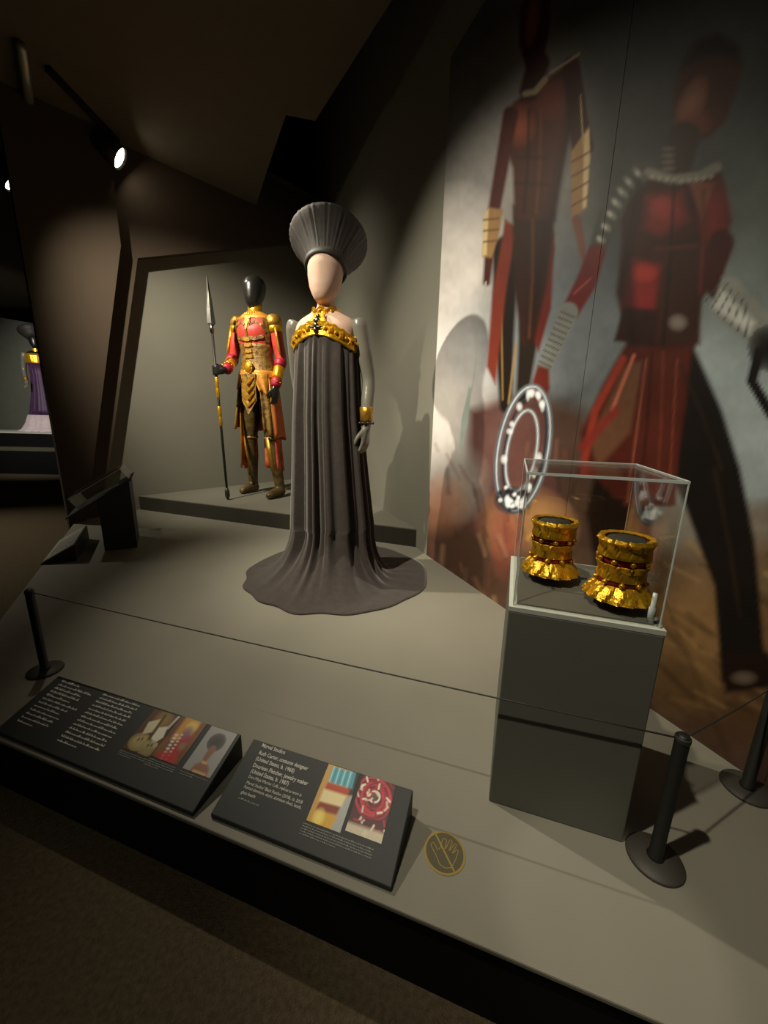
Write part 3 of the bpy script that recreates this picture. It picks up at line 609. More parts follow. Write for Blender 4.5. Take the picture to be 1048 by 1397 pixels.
# gripping hand: palm beside the shaft, fingers wrapped round it
hdir = (HND-wrL_); 
for k, zz in enumerate((0.036, 0.012, -0.012, -0.034)):
    c = HND+spd*zz; b0 = wrL_.lerp(HND, .35)+spd*zz*0.8; e_ = hdir.normalized(); sdv = spd.cross(e_).normalized()
    tube(bm, [b0, c-e_*0.02+sdv*0.024, c+e_*0.016+sdv*0.020, c+e_*0.024, c+e_*0.012-sdv*0.022], [.012, .011, .010, .009, .008], 8)
tube(bm, [wrL_, wrL_.lerp(HND, .5)], [.028, .036], 12)
tube(bm, [wrL_.lerp(HND, .4)+spd*0.03, HND-hdir.normalized()*0.012+spd*0.05-spd.cross(hdir).normalized()*0.022, HND+hdir.normalized()*0.02+spd*0.046-spd.cross(hdir).normalized()*0.02], [.013, .011, .008], 8)
o = ob('body', bm, M_manblack, wm, True); remesh(o, 0.011, 4)
# red tunic
bm = NB(); loft(bm, [((0, 0, z), wtor(z)[0]+.012, wtor(z)[1]+.014+0.018*math.exp(-((z-1.50)/.05)**2)) for z in np.linspace(1.08, 1.645, 22)], 32); ob('tunic', bm, M_red, wm, True)
def wfront(x, z, off=0.02):
    rx, ry = wtor(z); rx += .012; ry += .014+0.018*math.exp(-((z-1.50)/.05)**2)
    return Vector((x, -(ry)*math.sqrt(max(0.02, 1-(x/rx)**2))-off, z))
def strip(bm, pts, hw, th=0.006):
    """flat strap along pts on the front of the torso"""
    P_ = [Vector(p) for p in pts]; rr = []
    for i, p in enumerate(P_):
        t = (P_[min(i+1, len(P_)-1)]-P_[max(i-1, 0)]).normalized(); n = Vector((p.x*1.2, -0.15, 0)).normalized(); s = t.cross(n).normalized(); h = hw[i] if isinstance(hw, list) else hw
        rr.append([p-s*h-n*th, p+s*h-n*th, p+s*h+n*th, p-s*h+n*th])
    rings(bm, rr)
# bust seams, centre seam, yoke
for sgn in (-1, 1):
    bm = NB(); strip(bm, [wfront(sgn*x, z, .004) for x, z in ((.01, 1.60), (.03, 1.54), (.075, 1.565), (.125, 1.54), (.15, 1.48))], .010); ob('seam_piping', bm, M_brownl, wm)
    bm = NB(); strip(bm, [wfront(sgn*x, z, .004) for x, z in ((.135, 1.60), (.15, 1.54), (.155, 1.46), (.14, 1.40))], .018); ob('side_panel', bm, M_brownl, wm)
bm = NB(); strip(bm, [wfront(x, z, .004) for x, z in ((-.13, 1.45), (-.06, 1.425), (0, 1.44), (.06, 1.425), (.13, 1.45))], .014); ob('underbust_strap', bm, M_brownl, wm)
bm = NB(); strip(bm, [wfront(0, z, .004) for z in (1.61, 1.55, 1.50, 1.44)], [.03, .012, .007, .008]); ob('centre_seam', bm, M_golddull, wm)
bm = NB(); loft(bm, [((0, 0, z), rx, ry) for z, rx, ry in ((1.595, .172, .118), (1.62, .155, .105), (1.645, .125, .09), (1.668, .075, .072))], 32); ob('yoke', bm, mat('amber_leather', 'c07a2c', .45, metal=.3, color2='dc9a3a', nscale=35, bump=.3, bscale=90), wm, True)
bm = NB(); lathe(bm, [(.064, 1.655), (.070, 1.66), (.062, 1.69), (.060, 1.715), (.064, 1.735), (.056, 1.737), (.054, 1.70)], (0, -.002, 0), 32, None, False, False); neck = ob('neck_ring', bm, M_gold, wm, True)
for k in range(11):
    t = -PI/2+(k-5)*0.24; bm = NB(); p = Vector((.088*math.cos(t), .088*math.sin(t)-.004, 1.642)); tube(bm, [Vector((.072*math.cos(t), .072*math.sin(t), 1.66)), p, p+Vector((.012*math.cos(t), .012*math.sin(t), -.016))], [.008, .010, .005], 8); ob('pendant', bm, M_gold, neck, True)
# arms: sleeves, shoulder guards, gold strips, forearm guards, cuffs
for sgn, sh, el, wr in ((-1, shL, elL, wrL_), (1, shR, elR, wrR_)):
    bm = NB(); limb(bm, [sh+Vector((-sgn*.03, 0, .03)), sh, sh.lerp(el, .5), el, el.lerp(wr, .5), el.lerp(wr, .86)], [.05, .060, .054, .048, .045, .036], 14); sl = ob('sleeve', bm, M_red, wm, True)
    for q0_, q1_ in ((-.02, .10), (.16, .24)):
        bm = NB(); c = sh.lerp(el, q0_); d = (el-sh).normalized(); M = d.to_track_quat('Z', 'Y').to_matrix()
        rr = [[c+M@Vector(((r)*math.cos(t), (r)*math.sin(t), z)) for t in [2*PI*k/20 for k in range(20)]] for r, z in (((.020, -.066), (.052, -.052), (.068, -.02), (.071, .0), (.067, .03), (.058, .032)) if q0_ < 0 else ((.060, -.03), (.067, -.02), (.068, .0), (.064, .03), (.056, .032)))]
        rings(bm, rr); ob('shoulder_guard', bm, M_golddull if q0_ < .1 else M_gold, wm, True)
    bm = NB(); fr = Vector((sgn*.030, -.052, 0)); strip_p = [sh.lerp(el, q)+fr for q in (.15, .4, .65, .9)]; tube(bm, strip_p, [.014, .013, .012, .006], 8, .6); ob('arm_strip', bm, M_gold, wm, True)
    d = (wr-el); bm = NB(); tube(bm, [el.lerp(wr, q) for q in (.28, .32, .66, .70)], [.046, .051, .046, .042], 16); ob('forearm_guard', bm, M_gold, wm, True)
    bm = NB(); tube(bm, [el.lerp(wr, q) for q in (.02, .06, .22, .26)], [.050, .056, .054, .048], 16); ob('elbow_band', bm, M_crimson, wm, True)
    bm = NB(); tube(bm, [el.lerp(wr, q) for q in (.72, .76, .96, 1.02)], [.042, .048, .046, .036], 16); cf = ob('cuff', bm, M_crimson, wm, True)
    for k in range(10):
        t = 2*PI*k/10; M = d.normalized().to_track_quat('Z', 'Y').to_matrix(); bm = NB(); ball(bm, el.lerp(wr, .86)+M@Vector((.049*math.cos(t), .049*math.sin(t), 0)), .006, sub=1); ob('bead', bm, M_gold, cf, True)
# corset with tooled plates, belt and medallion
bm = NB(); loft(bm, [((0, 0, z), wtor(z)[0]+.020, wtor(z)[1]+.022) for z in np.linspace(1.12, 1.39, 11)], 32); cs = ob('corset', bm, M_brownl, wm, True)
for z, hw in ((1.42, .038), (1.375, .046), (1.325, .040), (1.28, .046)):
    bm = NB(); p = wfront(-.005, z, .010); hexa(bm, [p+Vector((x*hw, .006, y*.02)) for x, y in ((-1, -.6), (0, -1), (1, -.6), (.8, 1), (-.8, 1))], [p+Vector((x*hw*.8, -.008, y*.016)) for x, y in ((-1, -.6), (0, -1), (1, -.6), (.8, 1), (-.8, 1))]); ob('front_plate', bm, M_golddull, wm)
bm = NB(); loft(bm, [((0, 0, z), wtor(z)[0]+.028, wtor(z)[1]+.030) for z in (1.10, 1.115, 1.15, 1.165)], 32); ob('belt', bm, mat('amber_leather', 'c07a2c'), wm, True)
bm = NB(); ball(bm, wfront(-.005, 1.185, .035), .036, (1, .4, 1.35), sub=3); md = ob('belt_medallion', bm, M_gold, wm, True)
bm = NB(); c = wfront(-.005, 1.185, .034); tube(bm, [c+Vector((.042*math.cos(t), 0, .054*math.sin(t))) for t in np.linspace(0, 2*PI, 28)], .007, 8); ob('rim', bm, M_golddull, md, True)
# tabard with chevrons
def tab_pt(x, z): return Vector((x, -.175-.02*(1.1-z)-abs(x)*-.25, z))
tb = [(-.072, 1.13), (.072, 1.13), (.075, .90), (0, .775), (-.075, .90)]
bm = NB(); hexa(bm, [tab_pt(x, z)+Vector((0, .008, 0)) for x, z in tb], [tab_pt(x, z)-Vector((0, .004, 0)) for x, z in tb]); tabd = ob('tabard', bm, M_brownl, wm)
for k, z in enumerate((1.06, .995, .93, .865)):
    bm = NB(); wd_ = .064; strip_pts = [(-wd_, z+.045), (0, z-.015), (wd_, z+.045)]
    up_ = Vector((0, 0, .013)); rr = [[tab_pt(*q)+Vector((0, -.004, 0))-up_, tab_pt(*q)+Vector((0, -.004, 0))+up_, tab_pt(*q)+Vector((0, -.014, 0))+up_*.7, tab_pt(*q)+Vector((0, -.014, 0))-up_*.7] for q in strip_pts]
    rings(bm, rr); ob('chevron', bm, M_gold, tabd)
# hip flaps and long split skirts
def panel(name, pts, m, thick=.006, inner=None):
    """curved cloth from rows of points"""
    rr = [[Vector(p) for p in r] for r in pts]; bm = NB(); rings(bm, rr, False, False, closed=False)
    o = ob(name, bm, m, wm, True); s = o.modifiers.new('solid', 'SOLIDIFY'); s.thickness = thick; s.offset = 0
    return o
def skirt_rows(t0, t1, z0, z1, r0, r1, n=14, m=10, wave=.012, taper=0.0):
    rows = []
    for j in range(m+1):
        q = j/m; z = z0+(z1-z0)*q; r = r0+(r1-r0)*q; row = []
        for k in range(n+1):
            p = k/n; tt0 = t0+taper*q; t = tt0+(t1-tt0)*p; w_ = wave*q*math.sin(p*9+2)
            row.append(((r+w_)*math.cos(t), (r*.82+w_)*math.sin(t), z+0.02*q*math.sin(p*7)))
        rows.append(row)
    return rows
d2 = math.radians
panel('hip_flap', skirt_rows(d2(-80), d2(-35), 1.14, .97, .185, .205, taper=d2(20)), mat('amber_leather', 'c07a2c'))
panel('hip_flap', skirt_rows(d2(-100), d2(-150), 1.14, 1.02, .185, .20, taper=d2(-18)), mat('amber_leather', 'c07a2c'))
panel('thigh_panel', skirt_rows(d2(-62), d2(-28), 1.10, .60, .185, .215, taper=d2(8)), M_brownl)
panel('thigh_panel', skirt_rows(d2(-132), d2(-158), 1.10, .86, .185, .21), M_brownl)
panel('coat_tail', skirt_rows(d2(-30), d2(88), 1.12, .56, .180, .235), M_orange)
panel('coat_tail', skirt_rows(d2(-156), d2(-272), 1.12, .64, .180, .245), M_orange)
panel('coat_lining', skirt_rows(d2(-25), d2(110), 1.0, .25, .165, .215, wave=.02), mat('red_lining', 'a8361f', .75, color2='d06030', nscale=12))
panel('coat_lining', skirt_rows(d2(-165), d2(-200), 1.0, .27, .175, .215, wave=.012), mat('red_lining', 'a8361f'))
for t_, z1_, r1_ in ((-30, .56, .237), (-156, .64, .247), (-165, .27, .217)):
    bm = NB(); tube(bm, [Vector(((.182+(r1_-.182)*q)*math.cos(d2(t_)), (.182+(r1_-.182)*q)*.82*math.sin(d2(t_)), 1.1+(z1_-1.1)*q)) for q in (0, .33, .66, 1)], .008, 8); ob('coat_trim', bm, M_golddull, wm, True)
bm = NB()
for hp, ft in ((hipL, footL), (hipR, footR)):
    kn = hp.lerp(Vector((ft.x, ft.y, 0.08)), 0.5)+Vector((0, -.02, 0)); an = Vector((ft.x, ft.y+.02, .10))
    if hp is hipL: bm.free()
    bm = NB(); limb(bm, [hp, hp.lerp(kn, .5), kn, kn.lerp(an, .35)], [.094, .082, .062, .062], 14); ob('legging', bm, M_legl, wm, True)
    bm = NB(); limb(bm, [kn+Vector((0, 0, .04)), kn, kn.lerp(an, .35), kn.lerp(an, .8), an, Vector((ft.x, ft.y+.01, .05))], [.068, .066, .067, .05, .047, .05], 14)
    limb(bm, [Vector((ft.x+.004, ft.y+.06, .045)), Vector((ft.x-.008, ft.y-.04, .05)), Vector((ft.x-.018, ft.y-.12, .034)), Vector((ft.x-.024, ft.y-.165, .024))], [.044, .044, .040, .022], 12)
    bt = ob('boot', bm, M_legl, wm, True); remesh(bt, .009, 3)
    bm = NB(); tube(bm, [kn+Vector((0, 0, .035)), kn+Vector((0, 0, .012))], [.073, .073], 18); ob('strap', bm, M_brownl, bt, True)
    bm = NB(); tube(bm, [kn+Vector((-.01, -.064, .03)), kn.lerp(an, .3)+Vector((-.01, -.064, 0)), kn.lerp(an, .75)+Vector((-.008, -.05, 0))], [.022, .026, .012], 8, .5); ob('shin_guard', bm, M_golddull, bt, True)
# spear
sp = thing('long_spear', 'long dark spear with steel blade and gold bands held upright by the armoured mannequin', 'spear', SB)
D = STp-SB
def sseg(name, q0_, q1_, r, m, n=12):
    bm = NB(); tube(bm, [D*q0_, D*q1_], r, n); return ob(name, bm, m, sp, True)
sseg('shaft', .012, .78, .011, M_spear)
for q0_, q1_ in ((.355, .445), (.48, .575)):
    bm = NB(); tube(bm, [D*q0_, D*(q0_+.004), D*((q0_+q1_)/2-.004), D*((q0_+q1_)/2), D*((q0_+q1_)/2+.004), D*(q1_-.004), D*q1_], [.011, .0155, .0145, .012, .0145, .0155, .011], 12); ob('grip_band', bm, M_gold, sp, True)
bm = NB(); tube(bm, [D*0.002, D*.02, D*.045, D*.06], [.008, .022, .02, .011], 12); ob('butt_cap', bm, M_spear, sp, True)
bm = NB(); tube(bm, [D*.76, D*.78, D*.795], [.016, .02, .014], 12); ob('ferrule', bm, M_steel, sp, True)
dn = D.normalized(); xs = Vector((1, .25, 0)); xs = (xs-dn*xs.dot(dn)).normalized(); ys = dn.cross(xs)
bm = NB(); rings(bm, [[D*q+xs*w_, D*q+ys*.007, D*q-xs*w_, D*q-ys*.007] for q, w_ in ((.785, .012), (.80, .033), (.86, .026), (.93, .014), (.996, .001))]); ob('blade', bm, M_steel, sp)

# ------------------------------------------------------------------ pedestal, case and cuffs
S0, S1, D0, D1, ZP, ZT = .649, .931, .275, .610, .505, .79
ped = thing('pedestal', 'plain grey square pedestal under the clear case of gold cuffs', 'pedestal', SD((S0+S1)/2, (D0+D1)/2))
Mp = Matrix((A, N, Vector((0, 0, 1)))).transposed()
hw, hd_ = (S1-S0)/2, (D1-D0)/2
def loc_(s, d, z): return Mp@Vector((s-(S0+S1)/2, d-(D0+D1)/2, z))
def lbox(bm, s0, s1, d0, d1, z0, z1): hexa(bm, [loc_(*p, z0) for p in ((s0, d0), (s1, d0), (s1, d1), (s0, d1))], [loc_(*p, z1) for p in ((s0, d0), (s1, d0), (s1, d1), (s0, d1))])
bm = NB(); lbox(bm, S0, S1, D0, D1, 0, ZP-.006); bev(ob('body', bm, M_ped, ped), .003)
case = thing('display_case', 'clear acrylic box over two gold cuffs on the pedestal', 'display case', SD((S0+S1)/2, (D0+D1)/2, ZP-.006))
def cbox(name, s0, s1, d0, d1, z0, z1, m):
    bm = NB(); lbox(bm, s0, s1, d0, d1, z0-ZP+.006, z1-ZP+.006); return ob(name, bm, m, case)
cbox('base_plate', S0, S1, D0, D1, ZP-.006, ZP+.004, M_trim)
cbox('floor_pad', S0+.016, S1-.016, D0+.016, D1-.016, ZP+.004, ZP+.008, mat('case_floor_paint', '66635a', .6, noise=.05))
e = .008; th = .005
g0, g1, h0, h1 = S0+e, S1-e, D0+e, D1-e
for nm, q in (('front_pane', (g0, g1, h0, h0+th)), ('back_pane', (g0, g1, h1-th, h1)), ('side_pane', (g0, g0+th, h0+th, h1-th)), ('side_pane', (g1-th, g1, h0+th, h1-th))): cbox(nm, *q, ZP+.004, ZT-th, M_glass)
cbox('top_pane', g0, g1, h0, h1, ZT-th, ZT, M_glass)
t2 = .0022
for q in ((g0, g1, h0-.0006, h0+t2), (g0, g1, h1-t2, h1+.0006), (g0-.0006, g0+t2, h0+t2, h1-t2), (g1-t2, g1+.0006, h0+t2, h1-t2)): cbox('edge_strip', *q, ZT-.0045, ZT+.0006, M_edge)
for s_, d_ in ((g0, h0), (g1-t2, h0), (g0, h1-t2), (g1-t2, h1-t2)): cbox('edge_strip', s_-.0004, s_+t2*.8, d_-.0004, d_+t2*.8, ZP+.004, ZT-.005, M_edge)
bm = NB(); lathe(bm, [(.006, 0), (.006, .03), (.004, .032), (.004, .06)], loc_(g1-.014, h0+.014, .014), 10); ob('corner_clip', bm, M_edge, case, True)
def cuff(name, label, px, spin, sc, open_band):
    p = AT(px[0], px[1], ZP+.008); p.z = PT+ZP+.008
    t = thing(name, label, 'cuff', p, spin, 'gold cuffs in the clear case')
    bm = NB(); lathe(bm, [(.026*sc, 0), (.026*sc, .018*sc), (.040*sc, .03*sc), (.040*sc, .150*sc), (.036*sc, .156*sc)], n=32); ob('mount', bm, M_dark, t, True)
    def pleat(nm, prof, npl, amp, m, th=.0025):
        f = lambda tt, i: 1+amp*(((tt*npl/(2*PI)+(i*0.13)) % 1.0)-.5)*2*(0.4+0.6*i/len(prof))
        bm = NB(); n = npl*6
        lathe(bm, [(r*sc, z*sc) for r, z in prof], n=n, f=f, cap0=False, cap1=False)
        o = ob(nm, bm, m, t); s = o.modifiers.new('solid', 'SOLIDIFY'); s.thickness = th*sc; s.offset = 1; return o
    pleat('flared_skirt', [(.045, .053), (.052, .047), (.060, .037), (.066, .028), (.069, .022)], 15, .06, M_gold)
    for z0, mm in ((.053, M_bead), (.102, M_beadr if open_band else M_bead)):
        bd = None
        bm = NB(); lathe(bm, [(.040*sc, (z0-.002)*sc), (.0465*sc, (z0+.002)*sc), (.0475*sc, (z0+.008)*sc), (.0465*sc, (z0+.014)*sc), (.040*sc, (z0+.018)*sc)], n=36); bd = ob('bead_band', bm, mm, t, True)
        for k in range(9):
            a_ = 2*PI*k/9+z0*20; bm = NB(); ball(bm, (.0495*sc*math.cos(a_), .0495*sc*math.sin(a_), (z0+.008)*sc), .0068*sc, sub=1); ob('bead', bm, M_gold, bd, True)
    pleat('middle_ring', [(.049, .067), (.048, .075), (.047, .086), (.051, .098), (.053, .102)], 12, .06, M_gold)
    pleat('top_ring', [(.050, .118), (.050, .124), (.048, .136), (.051, .148), (.055, .153), (.052, .158), (.044, .155)], 13, .05, M_gold)
    return t
cuff('gold_cuff', 'gold pleated cuff with only dark red bead bands inside the clear case', (748, 788), .3, .93, False)
cuff('gold_cuff', 'gold pleated cuff with one brighter red bead band inside the clear case', (840, 823), 1.1, .93, True)

# ------------------------------------------------------------------ stanchions and cords
def stanchion(px, label):
    p = AT(*px); t = thing('stanchion', label, 'stanchion', p, 0, 'low black barrier stanchions')
    bm = NB(); lathe(bm, [(.052, 0), (.053, .003), (.051, .007), (.014, .0085)], n=40); ob('base', bm, M_rubber, t, True)
    bm = NB(); lathe(bm, [(.015, .008), (.0155, .012), (.0125, .014), (.0125, .305), (.009, .31)], n=24); ob('post', bm, M_metalblk, t, True)
    bm = NB(); lathe(bm, [(.0125, .294), (.0135, .296), (.0135, .304), (.0125, .306)], n=24); ob('cord_ring', bm, M_dark, t, True)
    return p+Vector((0, 0, .300))
tL_ = stanchion((62, 915), 'low black stanchion on the platform beside the long text panel')
tR_ = stanchion((893, 1172), 'low black stanchion with round base beside the pedestal')
t3_ = stanchion((1018, 1076), 'low black stanchion standing against the foot of the mural')
def cord(a_, b_, label):
    bm = NB(); d_ = (b_-a_).normalized()*.010; n = 14
    pts = [a_+d_+(b_-a_-2*d_)*(i/n)-Vector((0, 0, .004*math.sin(PI*i/n))) for i in range(n+1)]; tube(bm, pts, .0017, 8)
    tag(ob('barrier_cord', bm, M_cord, None, True), label, 'cord', 'barrier cords')
cord(tL_, tR_, 'long thin dark cord stretched in front of the gown and pedestal')
cord(tR_, t3_, 'short thin dark cord stretched from pedestal stanchion to the mural stanchion')

# ------------------------------------------------------------------ text panels
def wedge_frame(s0, s1, d0, d1, z0, z1, name, label):
    t = thing(name, label, 'text panel', SD((s0+s1)/2, (d0+d1)/2))
    O = SD((s0+s1)/2, (d0+d1)/2)
    bm = NB(); hexa(bm, [SD(s0, d0)-O, SD(s1, d0)-O, SD(s1, d1)-O, SD(s0, d1)-O], [SD(s0, d0, z0)-O, SD(s1, d0, z0)-O, SD(s1, d1, z1)-O, SD(s0, d1, z1)-O]); bev(ob('board', bm, M_label, t), .002)
    P = SD(s0, d0, z0); y = (SD(s0, d1, z1)-P).normalized(); n = A.cross(y)
    return t, O, P, y, n
def on_panel(fr, u, v):                      # pixel of the panel face -> (x, y) on the face in metres
    t, O, P, y, n = fr; q = ONP(u, v, P, n)-P; return q.dot(A), q.dot(y)
def face_matrix(fr, x, yy, lift=.0008):
    t, O, P, y, n = fr; o_ = P+A*x+y*yy+n*lift-O
    return Matrix(((A.x, y.x, n.x, o_.x), (A.y, y.y, n.y, o_.y), (A.z, y.z, n.z, o_.z), (0, 0, 0, 1)))
def text(fr, s, x, yy, size, m, width=None, bold=0.0):
    c = bpy.data.curves.new('lettering', 'FONT'); c.body = s; c.size = size; c.offset = bold; c.extrude = .0001; c.resolution_u = 2
    to = bpy.data.objects.new('lettering', c); col.objects.link(to); bpy.context.view_layer.update()
    me = bpy.data.meshes.new_from_object(to.evaluated_get(bpy.context.evaluated_depsgraph_get())); bpy.data.objects.remove(to); bpy.data.curves.remove(c)
    me.materials.clear(); me.materials.append(m); me.name = 'lettering'
    if width:
        xs_ = [v.co.x for v in me.vertices]; k = width/(max(xs_)-min(xs_))
        for v in me.vertices: v.co.x *= k
    o = bpy.data.objects.new('lettering', me); col.objects.link(o); o.parent = fr[0]; o.matrix_local = face_matrix(fr, x, yy); return o
def scribble(fr, x0, x1, yy, h, m):          # a line of print too small to read
    bm = NB(); x = x0; M = face_matrix(fr, 0, 0)
    while x < x1-.002:
        L = min(h*(1.2+3.2*random.random()), x1-x)
        k = max(1, int(L/(h*.55)))
        for i in range(k):
            hh = h*(.5+.5*(random.random() < .3)); box(bm, (x+i*L/k, yy, 0), (x+i*L/k+L/k*.72, yy+hh, .0002), M)
        x += L+h*.45
    ob('lettering', bm, m, fr[0])
def photo(fr, x0, x1, y0, y1, painter, res=.0011):
    nx = max(8, int((x1-x0)/res)); ny = max(8, int((y1-y0)/res)); X, Y = np.meshgrid(np.linspace(0, 1, nx), np.linspace(0, 1, ny)); X = X.ravel(); Y = Y.ravel()
    M = np.array(face_matrix(fr, x0, y0, .0009)); L = np.stack([X*(x1-x0), Y*(y1-y0), 0*X, 1+0*X], 0); V = (M@L)[:3].T
    i = (np.arange(ny-1)[:, None]*nx+np.arange(nx-1)[None, :]).ravel(); fc = np.stack([i, i+1, i+nx+1, i+nx], 1).tolist()
    me = bpy.data.meshes.new('printed_picture'); me.from_pydata(V.tolist(), [], fc); me.update(); me.materials.append(M_photo)
    P = Paint(X*100, (1-Y)*100*(y1-y0)/(x1-x0), (0.1, 0.1, 0.1)); painter(P, 100*(y1-y0)/(x1-x0)); P.c = np.clip(P.c, 0, 1)
    ca = me.color_attributes.new('print', 'FLOAT_COLOR', 'POINT'); ca.data.foreach_set('color', np.concatenate([P.c, np.ones((len(X), 1))], 1).ravel().astype(np.float32))
    o = bpy.data.objects.new('printed_picture', me); col.objects.link(o); o.parent = fr[0]; return o
M_photo = attr_mat('panel_picture_print', .45, .4)
def pic_plates(P, H):
    P.poly([(-9, -9), (109, -9), (109, H+9), (-9, H+9)], '5a3a1c', 1); P.poly([(78, -9), (109, -9), (109, 60), (90, 60)], '2a2018', 3); P.stroke([(95, 0), (88, 40)], 8, 'cfc6b4', 2)
    P.blob((55, 25), 40, 40, 'a08040', .9); P.poly([(15, 40), (45, 22), (55, 60), (25, 75)], 'd8cfae', 2); P.poly([(60, 45), (85, 35), (96, 65), (80, 90), (62, 75)], 'e6e0cc', 2)
    P.stroke([(20, 92), (50, 80)], 14, 'c9a850', 3); P.stroke([(60, 95), (90, 90)], 14, 'e0d0a0', 3); P.blob((35, H*.78), 35, 26, 'b8a870', .9, 0, .4); P.blob((75, H*.84), 30, 24, 'a09060', .9, 0, .4); P.stroke([(50, 10), (56, 80)], 8, '4a3a1a', 3)
    for x, y in ((28, 90), (38, 86), (70, 95), (80, 92)): P.blob((x, y), 4, 7, '2a2010', .9)
def pic_red(P, H):
    P.poly([(-9, -9), (109, -9), (109, H+9), (-9, H+9)], '6a4020', 1); P.poly([(20, -5), (80, -5), (80, 70), (20, 70)], 'd0962c', 6); P.blob((60, 20), 26, 20, 'f0d070', .9)
    P.poly([(50, 40), (85, 45), (80, 110), (45, 100)], 'b01c24', 4); P.blob((58, 40), 20, 26, '8a6a80', .9)
    for k in range(9): P.blob((30+k*1.2, 55+k*10), 9, 5, 'f0e4d8', .95); P.blob((46+k, 50+k*10), 7, 4, 'e8d8c8', .9)
    P.blob((72, H*.62), 16, 16, '8a7a58', .9); P.blob((50, H*.93), 40, 18, 'c01a1c', .95, 0, .4); P.blob((10, H*.75), 24, 30, '8a5a30', .8); P.blob((92, 40), 16, 60, '8a5020', .8)
def pic_sitter(P, H):
    P.poly([(-9, -9), (109, -9), (109, H+9), (-9, H+9)], '9b9a98', 1); P.blob((50, 40), 30, 28, '1d1b1a', 1, 0, .15)
    P.stroke([(52, 62), (50, 88)], [24, 18], '8a5a40', 3); P.poly([(22, 150), (30, 112), (48, 96), (60, 96), (82, 112), (92, 150), (92, H+9), (18, H+9)], '8f5e44', 4)
    P.poly([(34, 132), (80, 132), (86, H+9), (30, H+9)], '151413', 3); P.stroke([(38, 128), (78, 128)], 9, 'c9a060', 2); P.stroke([(48, 100), (62, 100)], 7, 'd0a860', 2)
def pic_cuff(P, H):
    P.poly([(-9, -9), (109, -9), (109, H+9), (-9, H+9)], 'c79a50', 1); P.poly([(80, -9), (109, -9), (109, 60), (80, 60)], '2a2a28', 3); P.poly([(70, 70), (109, 55), (109, H+9), (60, H+9)], 'a8aaa8', 5)
    P.poly([(15, 5), (88, 0), (92, 42), (20, 44)], '58a6b8', 3)
    for k in range(8): P.stroke([(20+k*9, 4), (22+k*9, 42)], 3.5, ['bfe6ea', '2f7f92'][k % 2], 1.5, .8)
    P.poly([(18, 46), (88, 44), (86, 64), (16, 66)], 'b5442e', 3); P.poly([(14, 64), (84, 62), (80, 92), (14, 96)], 'ead9a4', 4); P.poly([(16, 96), (78, 92), (74, 114), (14, 118)], '8a3420', 3)
    P.poly([(8, 118), (78, 112), (70, 158), (10, 160)], 'd6a42e', 5); P.blob((30, 130), 20, 26, 'f6e27a', .9); P.poly([(20, 160), (64, 158), (58, H+9), (26, H+9)], '2a2218', 5)
def pic_beads(P, H):
    P.poly([(-9, -9), (109, -9), (109, H+9), (-9, H+9)], '4a1018', 1)
    for k in range(12): P.ring((50+rng.normal()*6, 50+rng.normal()*5), 22+k*2.4, 20+k*2.2, 5, ['a81c34', '7a1022', 'c22c40'][k % 3], rng.random()*90, 1.2)
    P.ring((50, 44), 14, 13, 5, 'e8e0d0', 0, 1); P.blob((50, 44), 12, 12, '5a544a', .9)
    for k in range(46):
        x, y = rng.random()*100, rng.random()*H; a = rng.random()*6.28; P.stroke([(x, y), (x+12*math.cos(a), y+12*math.sin(a))], 5, ['ece4d2', 'd8c9b0', 'b01c34', '8a1226'][k % 4], 1.2, .9)
    P.poly([(-9, H*.86), (109, H*.84), (109, H+9), (-9, H+9)], 'd8ccb0', 5, .85)
# long panel on the left
f1 = wedge_frame(-.68, .018, .010, .182, .012, .070, 'text_panel', 'long sloping dark text panel with three pictures at the platform edge')
f2 = wedge_frame(.057, .484, .022, .182, .012, .070, 'text_panel', 'shorter sloping dark text panel with two pictures beside the no touching sign')
def rows(fr, tl_, tr_, bl_, n, fill, m, big=None):
    x0, y0 = on_panel(fr, *tl_); x1, _ = on_panel(fr, *tr_); xb, y1 = on_panel(fr, *bl_)
    for i in range(n):
        q = i/(n-1); yy = y0+(y1-y0)*q; h = abs(y1-y0)/n*.5
        scribble(fr, x0, x0+(x1-x0)*fill[i], yy, h*(1.15 if big and i < big else 1), m)
rows(f1, (84, 930), (128, 945), (40, 990), 12, [.55, 1, .8, .85, .7, 1.05, .85, .75, .85, .8, .8, .45], M_ink, 5)
rows(f1, (140, 948), (190, 965), (90, 1015), 13, [1, 1, .97, 1, .98, 1, .95, 1, 1, .97, 1, .98, .5], M_ink)
scx, scy = on_panel(f1, 95, 1020)
def pbox(fr, tl_, br_):
    x0, y1 = on_panel(fr, *tl_); x1, y0 = on_panel(fr, *br_); return min(x0, x1), max(x0, x1), min(y0, y1), max(y0, y1)
def pic(fr, bl_, wid_px, tl_, painter):
    x0, y0 = on_panel(fr, *bl_); x1, _ = on_panel(fr, *wid_px); _, y1 = on_panel(fr, *tl_); photo(fr, x0, x1, y0, y1, painter); return x0, x1, y0, y1
a1 = pic(f1, (167, 1020), (203, 1034), (200, 963), pic_plates)
a2 = pic(f1, (206, 1031), (242, 1045), (240, 974), pic_red)
a3 = pic(f1, (249, 1048), (287, 1061), (279, 987), pic_sitter)
for (x0, x1, y0, y1), k in ((a1, 3), (a2, 4), (a3, 2)):
    for i in range(k): scribble(f1, x0, x0+(x1-x0)*(1 if i < k-1 else .5), y0-.007-i*.0046, .0022, M_ink2)
b1 = pic(f2, (418, 1119), (464, 1137), (442, 1040), pic_cuff)
b2 = pic(f2, (471, 1133), (521, 1149), (494, 1056), pic_beads)
